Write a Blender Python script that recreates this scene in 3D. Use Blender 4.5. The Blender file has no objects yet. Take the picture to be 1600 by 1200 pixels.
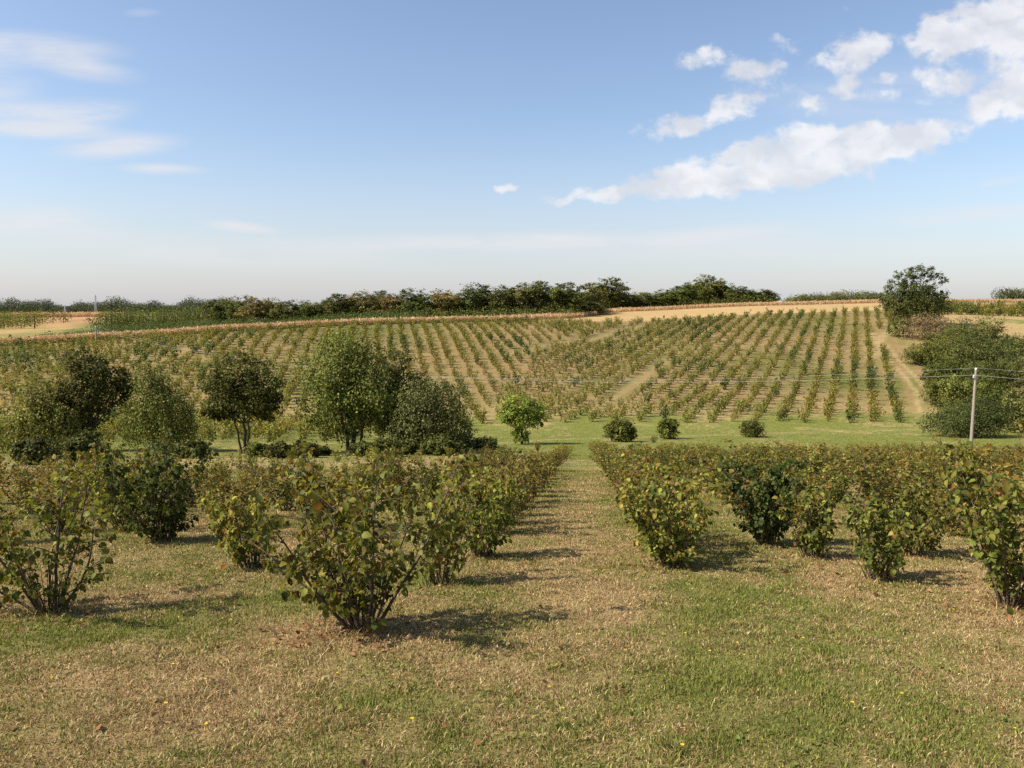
import bpy, math, random
import numpy as np
from mathutils import Vector
R = math.radians
rng = np.random.default_rng(11)
random.seed(5)
sc = bpy.context.scene
COL = sc.collection

# ------------------------------------------------------------------ camera, sky, sun, exposure
CZ = 1.75                      # eye height over the grass
F = 1230.0                     # focal length in pixels of a 1600 px wide frame
PITCH = math.atan(120 / F)
cam = bpy.data.objects.new('camera', bpy.data.cameras.new('camera'))
COL.objects.link(cam); sc.camera = cam
cam.location = (0, 0, CZ); cam.rotation_euler = (R(90) - PITCH, 0, 0)
cam.data.sensor_width = 36; cam.data.lens = 36 * F / 1600
cam.data.clip_start = 0.05; cam.data.clip_end = 9000

SUN_EL = R(44)
SH = Vector((0.968, 0.25))     # the way shadows fall
sun = bpy.data.objects.new('sun', bpy.data.lights.new('sun', 'SUN'))
COL.objects.link(sun)
sun.data.energy = 4.8; sun.data.angle = R(0.55); sun.data.color = (1.0, 0.925, 0.80)
sd = Vector((SH.x * math.cos(SUN_EL), SH.y * math.cos(SUN_EL), -math.sin(SUN_EL)))
sun.rotation_euler = sd.to_track_quat('-Z', 'Y').to_euler()
SUN_ROT = math.atan2(-SH.x, -SH.y)
sc.view_settings.view_transform = 'Standard'; sc.view_settings.look = 'None'
sc.view_settings.exposure = 0.85; sc.view_settings.gamma = 1.0
sc.cycles.use_denoising = False
sc.cycles.max_bounces = 6; sc.cycles.diffuse_bounces = 3; sc.cycles.glossy_bounces = 2
sc.cycles.transmission_bounces = 4; sc.cycles.transparent_max_bounces = 4

cp, sp = math.cos(PITCH), math.sin(PITCH)
def ray(px, py):               # direction of a pixel as slopes: x/y, z/y
    a = (px - 800) / F; b = (600 - py) / F
    y = cp + b * sp
    return a / y, (-sp + b * cp) / y

# ---- sky
w = bpy.data.worlds.new("World"); sc.world = w; w.use_nodes = True
nt = w.node_tree; nt.nodes.clear()
N = nt.nodes.new; L = nt.links.new
def mth(op, a, b=None, clamp=False):
    n = N('ShaderNodeMath'); n.operation = op; n.use_clamp = clamp
    for i, v in enumerate((a, b)):
        if v is None: continue
        if isinstance(v, (int, float)): n.inputs[i].default_value = v
        else: L(v, n.inputs[i])
    return n.outputs[0]
def vmap(v, a, b, c, d, smooth=True):
    n = N('ShaderNodeMapRange'); n.interpolation_type = 'SMOOTHSTEP' if smooth else 'LINEAR'
    L(v, n.inputs[0])
    for i, q in enumerate((a, b, c, d)): n.inputs[i + 1].default_value = q
    return n.outputs[0]
def mixc(f, a, b):
    n = N('ShaderNodeMix'); n.data_type = 'RGBA'
    for sock, v in ((n.inputs[0], f), (n.inputs[6], a), (n.inputs[7], b)):
        if isinstance(v, (int, float)): sock.default_value = v
        elif isinstance(v, tuple): sock.default_value = v
        else: L(v, sock)
    return n.outputs[2]
out = N('ShaderNodeOutputWorld'); bg = N('ShaderNodeBackground')
sky = N('ShaderNodeTexSky'); sky.sky_type = 'NISHITA'; sky.sun_disc = False
sky.sun_elevation = SUN_EL; sky.sun_rotation = SUN_ROT
sky.altitude = 100; sky.air_density = 1.0; sky.dust_density = 1.2; sky.ozone_density = 1.6
SKY_STRENGTH = 0.11
bg.inputs[1].default_value = SKY_STRENGTH
tc = N('ShaderNodeTexCoord'); sep = N('ShaderNodeSeparateXYZ'); L(tc.outputs['Generated'], sep.inputs[0])
ysafe = mth('MAXIMUM', sep.outputs[1], 0.02)
S_ = mth('DIVIDE', sep.outputs[0], ysafe); T_ = mth('DIVIDE', sep.outputs[2], ysafe)
front = vmap(sep.outputs[1], 0.05, 0.2, 0, 1)
cmb = N('ShaderNodeCombineXYZ'); L(S_, cmb.inputs[0]); L(T_, cmb.inputs[1])
ST = cmb.outputs[0]
def noise(vec, scale, detail=6, rough=0.55, sx=1, sy=1, color=False):
    m = N('ShaderNodeMapping'); m.inputs['Scale'].default_value = (sx, sy, 1); L(vec, m.inputs[0])
    n = N('ShaderNodeTexNoise'); n.inputs['Scale'].default_value = scale
    n.inputs['Detail'].default_value = detail; n.inputs['Roughness'].default_value = rough
    L(m.outputs[0], n.inputs['Vector'])
    return n.outputs['Color'] if color else n.outputs[0]
wob = N('ShaderNodeVectorMath'); wob.operation = 'MULTIPLY_ADD'
L(noise(ST, 22, 4, 0.55, 1, 1.3, True), wob.inputs[0]); wob.inputs[1].default_value = (0.05, 0.034, 0); 
sub = N('ShaderNodeVectorMath'); sub.operation = 'SUBTRACT'; L(ST, sub.inputs[0]); sub.inputs[1].default_value = (0.025, 0.017, 0)
L(sub.outputs[0], wob.inputs[2])
STW = wob.outputs[0]
def blobs(lst, vec):
    acc = None
    for (px, py, rx, ry, rot, amp) in lst:
        s, t = ray(px, py)
        m = N('ShaderNodeMapping'); m.vector_type = 'TEXTURE'
        m.inputs['Location'].default_value = (s, t, 0); m.inputs['Rotation'].default_value = (0, 0, R(rot))
        m.inputs['Scale'].default_value = (rx / F * 1.5, ry / F * 1.5, 1); L(vec, m.inputs[0])
        ln = N('ShaderNodeVectorMath'); ln.operation = 'LENGTH'; L(m.outputs[0], ln.inputs[0])
        v = vmap(ln.outputs['Value'], 0.1, 1.0, amp, 0)
        acc = v if acc is None else mth('ADD', acc, v)
    return mth('MINIMUM', acc, 1.0)
cumulus = [(1035, 290, 60, 22, 8, 0.95), (1115, 278, 85, 34, 6, 1.00), (1180, 260, 60, 38, 10, 0.90), (1240, 248, 90, 44, 8, 1.00), (1300, 236, 80, 44, 6, 0.90),
           (1375, 228, 90, 38, 8, 1.00), (1450, 214, 70, 22, 10, 0.80), (935, 300, 50, 12, 4, 0.62), (870, 313, 34, 9, 4, 0.50),
           (1102, 91, 48, 18, 8, 0.68), (1180, 112, 50, 22, 12, 0.72), (1232, 66, 32, 14, 12, 0.54), (1146, 166, 40, 24, 14, 0.77),
           (1045, 204, 52, 18, 8, 0.75), (1096, 193, 40, 16, 12, 0.54), (1345, 70, 52, 26, 8, 0.81), (1330, 100, 30, 26, 0, 0.68),
           (1324, 138, 28, 17, 8, 0.68), (1260, 161, 30, 15, -6, 0.63), (1285, 95, 28, 15, 6, 0.50), (1466, 52, 50, 36, 10, 0.90), (1510, 45, 60, 38, 12, 0.90),
           (1575, 30, 66, 52, 10, 0.90), (1640, 20, 70, 60, 0, 0.90), (1470, 126, 42, 30, 4, 0.85), (1535, 157, 34, 24, 0, 0.77), (1580, 125, 50, 44, 0, 0.81),
           (1575, 172, 60, 24, 0, 0.77), (1385, 120, 22, 14, 0, 0.54), (1380, 148, 50, 12, 6, 0.45), (787, 298, 20, 8, 0, 0.80), (1420, 160, 30, 10, 0, 0.41),
           (1650, 130, 60, 60, 0, 0.81), (1200, 140, 60, 12, 8, 0.36), (1300, 15, 30, 8, 0, 0.23)]
wisps = [(30, 95, 110, 20, -4, .8), (90, 128, 80, 16, -8, .8), (40, 205, 110, 22, 4, .95), (110, 195, 70, 12, 6, .6), (60, 228, 90, 12, 0, .7), (150, 250, 90, 17, 4, .8),
         (225, 286, 60, 8, -2, .75), (345, 376, 55, 8, -6, .75), (1450, 360, 170, 14, 4, .55), (1535, 304, 40, 7, 8, .5), (190, 42, 25, 6, 0, .35),
         (20, 365, 120, 26, -4, .75), (330, 415, 300, 26, -3, .5), (690, 400, 220, 14, 0, .55), (1120, 385, 140, 14, 4, .5), (900, 395, 180, 12, 0, .45),
         (1100, 410, 500, 18, 0, .35), (-60, 150, 80, 60, 0, .6), (1400, 175, 260, 60, 4, .28)]
nz = noise(ST, 26, 9, 0.62, 1, 1.25)
D = blobs(cumulus, STW)
cu = mth('ADD', D, mth('MULTIPLY', mth('SUBTRACT', nz, 0.5), mth('MULTIPLY', mth('MINIMUM', mth('MULTIPLY', D, 3.0), 1.0), 2.6)))
cu = vmap(cu, 0.15, 0.95, 0, 1)
nw = noise(ST, 5.5, 7, 0.6, 1.0, 6.0)
W_ = blobs(wisps, sub.outputs[0])
wi = mth('MULTIPLY', mth('MINIMUM', mth('MULTIPLY', W_, 1.35), 1.0), vmap(nw, 0.24, 0.66, 0.1, 1))
skyc = sky.outputs[0]
hs = N('ShaderNodeHueSaturation'); hs.inputs['Hue'].default_value = .503; hs.inputs['Saturation'].default_value = .97; hs.inputs['Value'].default_value = 0.88
L(skyc, hs.inputs['Color']); skyc = hs.outputs[0]
hazef = mth('MULTIPLY', vmap(T_, -0.03, 0.24, 0.62, 0.0), front)
skyc = mixc(hazef, skyc, (3.4, 3.36, 3.8, 1))
shade = noise(STW, 15, 5, 0.5, 1, 1.6)
ccol = mixc(vmap(shade, 0.35, 0.65, 0, 1), (3.8, 3.8, 4.0, 1), (5.0, 4.9, 4.85, 1))
skyc = mixc(mth('MULTIPLY', mth('MULTIPLY', wi, 0.74), front), skyc, (4.2, 4.15, 4.25, 1))
skyc = mixc(mth('MULTIPLY', mth('MULTIPLY', cu, 0.80), front), skyc, ccol)
L(skyc, bg.inputs[0]); L(bg.outputs[0], out.inputs[0])

# ------------------------------------------------------------------ numpy helpers
def smooth(a, b, x):
    t = np.clip((x - a) / (b - a), 0, 1); return t * t * (3 - 2 * t)
def hash2(i, j, seed):
    h = (i.astype(np.int64) * 374761393 + j.astype(np.int64) * 668265263 + seed * 144665) & 0xffffffff
    h = ((h ^ (h >> 13)) * 1274126177) & 0xffffffff
    return ((h ^ (h >> 16)) & 0xffff) / 65535.0
def vnoise(x, y, seed=0):
    xi = np.floor(x).astype(np.int64); yi = np.floor(y).astype(np.int64)
    fx = x - xi; fy = y - yi; fx = fx * fx * (3 - 2 * fx); fy = fy * fy * (3 - 2 * fy)
    return (hash2(xi, yi, seed) * (1 - fx) + hash2(xi + 1, yi, seed) * fx) * (1 - fy) + \
           (hash2(xi, yi + 1, seed) * (1 - fx) + hash2(xi + 1, yi + 1, seed) * fx) * fy
def fbm(x, y, seed=0, o=4):
    v = 0; a = .5; t = 0
    for k in range(o):
        v = v + a * vnoise(x * 2 ** k + 17.3 * k, y * 2 ** k + 9.1 * k, seed + k); t += a; a *= .55
    return v / t
def unit(v):
    return v / np.maximum(np.linalg.norm(v, axis=-1, keepdims=True), 1e-9)

class Acc:                      # collects triangles and quads with a colour per vertex
    def __init__(s): s.v = []; s.t = []; s.q = []; s.c = []; s.n = 0
    def add(s, v, tri=None, quad=None, col=(.5, .5, .5)):
        v = np.asarray(v, float).reshape(-1, 3)
        if tri is not None and len(tri): s.t.append(np.asarray(tri, np.int64).reshape(-1, 3) + s.n)
        if quad is not None and len(quad): s.q.append(np.asarray(quad, np.int64).reshape(-1, 4) + s.n)
        c = np.asarray(col, float)
        if c.ndim == 1: c = np.tile(c, (len(v), 1))
        s.v.append(v); s.c.append(c); s.n += len(v)
    def arrays(s):
        v = np.concatenate(s.v); c = np.concatenate(s.c)
        t = np.concatenate(s.t) if s.t else np.zeros((0, 3), np.int64)
        q = np.concatenate(s.q) if s.q else np.zeros((0, 4), np.int64)
        return v, t, q, c
def make_mesh(name, arr, mat, smooth_shade=False):
    v, t, q, c = arr
    me = bpy.data.meshes.new(name)
    me.vertices.add(len(v)); me.vertices.foreach_set('co', v.astype(np.float32).ravel())
    nl = len(t) * 3 + len(q) * 4
    me.loops.add(nl); me.loops.foreach_set('vertex_index', np.concatenate([t.ravel(), q.ravel()]).astype(np.int32))
    me.polygons.add(len(t) + len(q))
    st = np.concatenate([np.arange(len(t)) * 3, len(t) * 3 + np.arange(len(q)) * 4])
    me.polygons.foreach_set('loop_start', st.astype(np.int32))
    me.update(calc_edges=True)
    ca = me.color_attributes.new('tint', 'FLOAT_COLOR', 'POINT')
    ca.data.foreach_set('color', np.concatenate([c, np.ones((len(c), 1))], 1).astype(np.float32).ravel())
    if smooth_shade: me.polygons.foreach_set('use_smooth', np.ones(len(me.polygons), bool))
    me.materials.append(mat)
    return me
def obj(name, arr, mat, parent=None, loc=None, sm=False):
    me = arr if isinstance(arr, bpy.types.Mesh) else make_mesh(name, arr.arrays() if isinstance(arr, Acc) else arr, mat, sm)
    o = bpy.data.objects.new(name, me); COL.objects.link(o)
    if parent: o.parent = parent
    if loc is not None: o.location = loc
    return o
def tag(o, label=None, cat=None, group=None, kind=None):
    for k, v in (('label', label), ('category', cat), ('group', group), ('kind', kind)):
        if v: o[k] = v
    return o
def thing(name, label, cat, loc, group=None):
    o = bpy.data.objects.new(name, None); COL.objects.link(o); o.location = loc
    o.empty_display_size = .2
    return tag(o, label, cat, group)

def tube(acc, pts, rad, sides=5, col=(.12, .08, .05)):
    pts = np.asarray(pts, float); n = len(pts); rad = np.broadcast_to(rad, (n,))
    tan = unit(np.gradient(pts, axis=0))
    up = np.where(np.abs(tan[:, 2:3]) > .9, np.array([[1., 0, 0]]), np.array([[0, 0, 1.]]))
    a = unit(np.cross(tan, up)); b = np.cross(tan, a)
    ang = np.linspace(0, 2 * np.pi, sides, endpoint=False)
    ring = pts[:, None] + rad[:, None, None] * (np.cos(ang)[None, :, None] * a[:, None] + np.sin(ang)[None, :, None] * b[:, None])
    i = np.arange(n - 1)[:, None] * sides; j = np.arange(sides)[None]
    jn = (j + 1) % sides
    q = np.stack([i + j, i + jn, i + sides + jn, i + sides + j], -1).reshape(-1, 4)
    v = ring.reshape(-1, 3)
    v = np.concatenate([v, pts[-1:]]); base = (n - 1) * sides
    t = np.stack([base + j[0], base + jn[0], np.full(sides, n * sides)], -1)
    acc.add(v, t, q, col)

HERO = dict(w=np.array([[0, 0], [0, .38], [0, .72], [0, 1.06], [-.34, .22], [-.36, .62], [.34, .22], [.36, .62]]),
            t=[(0, 1, 4), (4, 1, 2), (4, 2, 5), (5, 2, 3), (0, 6, 1), (6, 2, 1), (6, 7, 2), (7, 3, 2)], fold=np.array([0, .03, -.02, -.20, .13, .10, .13, .10]))
MID = dict(w=np.array([[0, 0], [-.35, .33], [-.28, .70], [0, 1.0], [.28, .70], [.35, .33]]),
           t=[(0, 3, 2), (0, 2, 1), (0, 5, 4), (0, 4, 3)], fold=np.array([0, .10, .08, -.06, .08, .10]))
DIA = dict(w=np.array([[0, 0], [-.42, .5], [0, 1.0], [.42, .5]]), t=[(0, 2, 1), (0, 3, 2)], fold=np.array([0, .08, 0, .08]))
def leaves(acc, P, axis, nrm, size, col, kind):
    A = unit(axis); Sd = unit(np.cross(A, nrm)); Nn = np.cross(Sd, A)
    k = len(kind['w']); n = len(P)
    size = np.broadcast_to(np.asarray(size, float), (n,))
    v = P[:, None] + size[:, None, None] * (kind['w'][None, :, 0, None] * Sd[:, None] + kind['w'][None, :, 1, None] * A[:, None] + kind['fold'][None, :, None] * Nn[:, None])
    t = (np.arange(n) * k)[:, None, None] + np.array(kind['t'])[None]
    acc.add(v.reshape(-1, 3), t.reshape(-1, 3), None, np.repeat(col, k, axis=0))

# ------------------------------------------------------------------ terrain
colpx = [-320, 0, 200, 400, 600, 800, 1000, 1200, 1400, 1600, 1900]
crest = [(160, 555), (165, 540), (170, 528.5), (178, 515.5), (188, 506.5), (200, 502), (215, 502.5), (228, 490.5), (238, 484.5), (222, 497), (215, 505)]
beyond = [[(230, 546), (330, 520), (500, 499), (1000, 489)], [(230, 536), (330, 514), (500, 497), (1000, 488)],
          [(230, 527), (330, 511), (500, 496), (1000, 487)], [(230, 514), (330, 504), (500, 495), (1000, 487)],
          [(240, 503), (330, 496), (500, 492), (1000, 487)], [(240, 497), (300, 492), (500, 489), (1000, 486)],
          [(255, 493), (310, 485), (500, 484.5), (1000, 484)], [(262, 483), (310, 477.5), (500, 477.5), (1000, 482)],
          [(262, 478.5), (310, 473), (500, 474), (1000, 482)], [(250, 487), (310, 473), (500, 474), (1000, 482)],
          [(250, 492), (310, 475), (500, 475), (1000, 482)]]
def zat(py, d): return CZ + ray(800, py)[1] * d
cu_ = np.array([ray(p, 500)[0] for p in colpx])
cd, cz = [], []
for k in range(len(colpx)):
    dd = [-60, 0, 12, 25, 63, 97, crest[k][0]] + [b[0] for b in beyond[k]] + [3200]
    zz = [60 * .156, 0, -12 * .156, -25 * .156, zat(702, 63), zat(662, 97), zat(crest[k][1], crest[k][0])] + [zat(b[1], b[0]) for b in beyond[k]] + [zat(481.5, 3200)]
    cd.append(dd); cz.append(zz)
cd = np.array(cd); cz = np.array(cz)
def pchip(xk, yk, x):
    h = np.diff(xk); dl = np.diff(yk) / h; m = np.zeros(len(xk))
    m[0] = dl[0]; m[-1] = dl[-1]
    for i in range(1, len(xk) - 1):
        if dl[i - 1] * dl[i] > 0:
            w1 = 2 * h[i] + h[i - 1]; w2 = h[i] + 2 * h[i - 1]
            m[i] = (w1 + w2) / (w1 / dl[i - 1] + w2 / dl[i])
    i = np.clip(np.searchsorted(xk, x) - 1, 0, len(h) - 1)
    t = (x - xk[i]) / h[i]
    return (1 + 2 * t) * (1 - t) ** 2 * yk[i] + t * (1 - t) ** 2 * h[i] * m[i] + t * t * (3 - 2 * t) * yk[i + 1] + t * t * (t - 1) * h[i] * m[i + 1]
GU = np.linspace(-1.3, 1.3, 201)
GL = np.linspace(math.log(8), math.log(3180), 700); GD = np.exp(GL) - 68
GD = np.concatenate([np.linspace(-58, 2, 60), np.exp(np.linspace(math.log(22), math.log(3215), 740)) - 19.0])
GD = np.unique(np.round(GD, 4))
GZ = np.zeros((len(GU), len(GD)))
for i, u in enumerate(GU):
    uu = np.clip(u, cu_[0], cu_[-1])
    k = np.clip(np.searchsorted(cu_, uu) - 1, 0, len(cu_) - 2)
    t = (uu - cu_[k]) / (cu_[k + 1] - cu_[k]); t = .5 * t + .5 * t * t * (3 - 2 * t)
    GZ[i] = pchip(cd[k] * (1 - t) + cd[k + 1] * t, cz[k] * (1 - t) + cz[k + 1] * t, GD)
def ground(x, y):
    x = np.asarray(x, float); y = np.asarray(y, float)
    u = np.clip(x / np.maximum(y, 20), GU[0], GU[-1])
    a = (u - GU[0]) / (GU[1] - GU[0]); i = np.clip(a.astype(int), 0, len(GU) - 2); a = a - i
    yy = np.clip(y, GD[0], GD[-1])
    j = np.clip(np.searchsorted(GD, yy) - 1, 0, len(GD) - 2); b = (yy - GD[j]) / (GD[j + 1] - GD[j])
    return (GZ[i, j] * (1 - a) + GZ[i + 1, j] * a) * (1 - b) + (GZ[i, j + 1] * (1 - a) + GZ[i + 1, j + 1] * a) * b
def pick(px, py):              # the ground point a pixel of the photograph looks at
    s, t = ray(px, py)
    d = GD[GD > 2]
    g = ground(s * d, d) - (CZ + t * d)
    k = int(np.argmax(g > 0)); k = max(k, 1)
    f = -g[k - 1] / (g[k] - g[k - 1]); dd = d[k - 1] + f * (d[k] - d[k - 1])
    return s * dd, dd
def at(px, d):                 # the ground point at a distance, in the column of a pixel
    x = (px - 800) / F * d
    for _ in range(4):
        z = float(ground(x, d)); x = (px - 800) / F * (d * cp - (z - CZ) * sp)
    return x, d
def G3(x, y, dz=0): return (float(x), float(y), float(ground(x, y)) + dz)
def proj(x, y, z):
    dep = y * cp - (z - CZ) * sp
    return 800 + F * x / dep, 600 - F * (y * sp + (z - CZ) * cp) / dep
def hgt(py, x, y): return zat(py, y) - float(ground(x, y))     # height that reaches up to a pixel row

def polydist(x, y, pts):
    best = np.full(np.shape(x), 1e9)
    for (ax, ay), (bx, by) in zip(pts[:-1], pts[1:]):
        vx, vy = bx - ax, by - ay; t = np.clip(((x - ax) * vx + (y - ay) * vy) / (vx * vx + vy * vy), 0, 1)
        best = np.minimum(best, np.hypot(x - ax - t * vx, y - ay - t * vy))
    return best
valley_track = [pick(*p) for p in [(250, 722), (330, 714), (430, 716), (560, 712), (660, 705), (760, 694), (860, 687), (1000, 683), (1200, 677), (1430, 671), (1600, 668)]]
side_track = [pick(*p) for p in [(1368, 522), (1380, 540), (1400, 565), (1425, 592), (1440, 612), (1448, 645)]]
side_fork = [pick(*p) for p in [(1420, 500), (1395, 518), (1378, 524), (1366, 535), (1362, 560)]]
mid_track = [pick(*p) for p in [(1180, 494), (1040, 502), (985, 513), (950, 525), (905, 534), (860, 541), (800, 552)]]
diag_lane = [pick(*p) for p in [(1060, 543), (1030, 568), (990, 600), (960, 625)]]
# left edge of the right-hand hill block, as u limits by distance
def bound_u(d): return ray(np.interp(d, [60, 100, 130, 150, 170, 200, 215, 230], [730, 760, 790, 835, 890, 960, 1005, 1150]), 560)[0]
def crest_d(u): return np.interp(u, cu_, cd[:, 6])
GREEN = np.array([.125, .142, .03]); LUSH = np.array([.145, .155, .032]); STRAW = np.array([.325, .232, .102]); SOIL = np.array([.27, .17, .075]); GOLD = np.array([.37, .25, .11])
def mix(a, b, f): return a + (b - a) * f[..., None]
def lane_c(x, y): return x + 0.14 - 0.092 * y
def ground_color(x, y):
    """what grows on the ground, as a base colour (no light in it), and how green it is"""
    n1 = fbm(x / 1.1, y / 1.3, 3); n2 = fbm(x / 5.0, y / 6.0, 21); n3 = fbm(x / 0.35, y / 0.4, 33, 3); n4 = fbm(x / 16., y / 22., 51)
    c = lane_c(x, y)
    lane = smooth(1.5, .7, np.abs(c))
    g = .20 + 1.1 * (n1 - .5) + 1.2 * (n2 - .5) + .9 * (n3 - .5) + .12 * smooth(8, 14, y)
    g += .72 * np.exp(-((x - 2.05 - .03 * (y - 6)) / .95) ** 2) * smooth(3.2, 5.2, y) * smooth(14, 9, y)      # greener strip right of the lane
    g += .25 * np.exp(-((x + .5) / .8) ** 2 - ((y - 4.3) / 1.0) ** 2)
    g -= .30 * np.exp(-((x - .55 - .05 * y) / .75) ** 2) * smooth(5, 8, y) * smooth(30, 20, y)
    g -= .25 * np.exp(-((x + 1.7) / .9) ** 2 - ((y - 6.2) / .9) ** 2)
    g += .45 * lane * smooth(22, 42, y)
    g += .15 * smooth(9, 14, y) * smooth(24, 18, y)
    valley = smooth(44, 58, y) * smooth(112, 98, y)
    g = g + (.62 + .5 * (n2 - .5) + .5 * (n3 - .5)) * valley
    hill = smooth(96, 122, y)
    g = g * (1 - hill) + hill * (.46 + 1.5 * (n4 - .5) + .6 * (n2 - .5))
    u = x / np.maximum(y, 20)
    right = u > bound_u(y)
    kr = (x - .435 * y) / 3.0; kl = (x + .171 * y) / 2.6
    frac = np.where(right, np.abs(kr - np.round(kr)), np.abs(kl - np.round(kl)))
    strip = smooth(.33, .16, frac)                    # worked soil under the hill rows
    g = g - .28 * strip * hill + .16 * hill * smooth(.0, -.25, u)
    g = np.clip(g, 0, 1)
    col = mix(STRAW, GREEN, g)
    col = mix(col, LUSH, valley * smooth(.45, .9, g) * .9)
    soilf = .25 * smooth(.52, .70, fbm(x / .8, y / .8, 77)) * (1 - valley) * (1 - hill)
    soilf = soilf + hill * (.18 + .40 * strip + .5 * np.where(right, .12, .35 * smooth(-.35, .05, u)))
    col = mix(col, SOIL, np.clip(soilf * (1 - .7 * g), 0, .85))
    col = col * (1 - .22 * hill)[..., None]
    # fallen-leaf litter and bare earth by the front bushes
    for (bx, by, r) in ((-1.75, 6.7, .55), (-1.2, 6.9, .45), (1.95, 9.9, .5), (4.2, 9.0, .6), (4.9, 7.3, .8), (-.55, 3.55, .28), (1.1, 3.2, .4), (-4.5, 7.4, .6)):
        col = mix(col, np.array([.23, .12, .06]), .6 * np.exp(-((x - bx) ** 2 + (y - by) ** 2) / r ** 2) * smooth(.3, .6, n3))
    cr = crest_d(u)
    px = 800 + F * u
    past = smooth(0, 4, y - cr)
    gold = past * smooth(820, 900, px) * smooth(1450, 1410, px)
    meadow = past * smooth(820, 760, px)
    mc = mix(STRAW * np.array([.95, .92, .8]), GREEN * .9, np.clip(smooth(.45, .6, fbm(x / 40, y / 30, 8)) * .6 + smooth(90, 160, px), 0, 1))
    col = mix(col, mc, meadow)
    col = mix(col, GOLD * 1.0, gold * (.85 + .15 * (n4 > .5)))
    lim_r = np.interp(y, [95, 110, 150, 180], [1455, 1450, 1425, 1400])
    col = mix(col, GREEN, .8 * smooth(0, 12, px - lim_r - 14) * smooth(95, 100, y) * smooth(165, 150, y))
    rslope = smooth(1400, 1450, px) * smooth(150, 175, y)
    col = mix(col, mix(STRAW * .95, GREEN, smooth(.5, .62, fbm(x / 14, y / 14, 15))), rslope)
    far = smooth(330, 420, y)
    fc = mix(np.array([.36, .20, .10]), GREEN * .7, smooth(.35, .55, fbm(x / 90, y / 260, 61)))
    col = mix(col, fc, far)
    tr = np.zeros_like(x)
    dv = polydist(x, y, valley_track); tr = np.maximum(tr, .5 * smooth(1.3, .2, dv) * smooth(.35, .6, n2 + .3 * (n1 - .5)))
    ds = polydist(x, y, side_track); tr = np.maximum(tr, .6 * smooth(.6, .2, np.abs(ds - .85)) * smooth(.2, .5, n1))
    ds = polydist(x, y, side_fork); tr = np.maximum(tr, .5 * smooth(2.2, .6, ds) * smooth(.2, .5, n1))
    dm = polydist(x, y, mid_track); tr = np.maximum(tr, .20 * smooth(2.0, .4, dm)); 
    dg = polydist(x, y, diag_lane); tr = np.maximum(tr, .14 * smooth(1.4, .4, dg))
    col = mix(col, np.array([.36, .265, .125]), tr)
    return col, g

def base_mat(name):
    m = bpy.data.materials.new(name); m.use_nodes = True
    n = m.node_tree; b = n.nodes['Principled BSDF']
    return m, n, b
def leaf_mat(name, trans=.35, rough=.5, spec=.35, hue=.02, val=.25):
    m, n, b = base_mat(name)
    at_ = n.nodes.new('ShaderNodeAttribute'); at_.attribute_name = 'tint'
    oi = n.nodes.new('ShaderNodeObjectInfo')
    h = n.nodes.new('ShaderNodeHueSaturation')
    r1 = n.nodes.new('ShaderNodeMapRange'); n.links.new(oi.outputs['Random'], r1.inputs[0]); r1.inputs[3].default_value = .5 - hue; r1.inputs[4].default_value = .5 + hue * .6
    ml = n.nodes.new('ShaderNodeMath'); ml.operation = 'MULTIPLY'; ml.inputs[1].default_value = 7.31; n.links.new(oi.outputs['Random'], ml.inputs[0])
    fr = n.nodes.new('ShaderNodeMath'); fr.operation = 'FRACT'; n.links.new(ml.outputs[0], fr.inputs[0])
    r2 = n.nodes.new('ShaderNodeMapRange'); n.links.new(fr.outputs[0], r2.inputs[0]); r2.inputs[3].default_value = 1 - val; r2.inputs[4].default_value = 1 + val
    n.links.new(r1.outputs[0], h.inputs['Hue']); n.links.new(r2.outputs[0], h.inputs['Value']); n.links.new(at_.outputs['Color'], h.inputs['Color'])
    n.links.new(h.outputs[0], b.inputs['Base Color']); b.inputs['Roughness'].default_value = rough
    b.inputs['Specular IOR Level'].default_value = spec
    if trans > 0:
        tl = n.nodes.new('ShaderNodeBsdfTranslucent'); mx = n.nodes.new('ShaderNodeMixShader'); mx.inputs[0].default_value = trans
        hv = n.nodes.new('ShaderNodeHueSaturation'); hv.inputs['Value'].default_value = 1.25; hv.inputs['Saturation'].default_value = 1.1
        n.links.new(h.outputs[0], hv.inputs['Color']); n.links.new(hv.outputs[0], tl.inputs[0])
        n.links.new(b.outputs[0], mx.inputs[1]); n.links.new(tl.outputs[0], mx.inputs[2])
        n.links.new(mx.outputs[0], n.nodes['Material Output'].inputs[0])
    return m
def attr_mat(name, rough=.85, scale=30, amt=.35, bump=0):
    m, n, b = base_mat(name)
    at_ = n.nodes.new('ShaderNodeAttribute'); at_.attribute_name = 'tint'
    tcx = n.nodes.new('ShaderNodeTexCoord'); nz_ = n.nodes.new('ShaderNodeTexNoise'); nz_.inputs['Scale'].default_value = scale; nz_.inputs['Detail'].default_value = 6
    n.links.new(tcx.outputs['Object'], nz_.inputs['Vector'])
    mr = n.nodes.new('ShaderNodeMapRange'); n.links.new(nz_.outputs[0], mr.inputs[0]); mr.inputs[1].default_value = .25; mr.inputs[2].default_value = .75
    mr.inputs[3].default_value = 1 - amt; mr.inputs[4].default_value = 1 + amt
    h = n.nodes.new('ShaderNodeHueSaturation'); n.links.new(mr.outputs[0], h.inputs['Value']); n.links.new(at_.outputs['Color'], h.inputs['Color'])
    n.links.new(h.outputs[0], b.inputs['Base Color']); b.inputs['Roughness'].default_value = rough; b.inputs['Specular IOR Level'].default_value = .2
    if bump:
        bp = n.nodes.new('ShaderNodeBump'); bp.inputs['Strength'].default_value = bump; bp.inputs['Distance'].default_value = .02
        n.links.new(nz_.outputs[0], bp.inputs['Height']); n.links.new(bp.outputs[0], b.inputs['Normal'])
    return m
M_leaf = leaf_mat('hazel_leaf', .38, .55, .16)
M_tree = leaf_mat('tree_leaf', .25, .65, .12, .015, .15)
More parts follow.
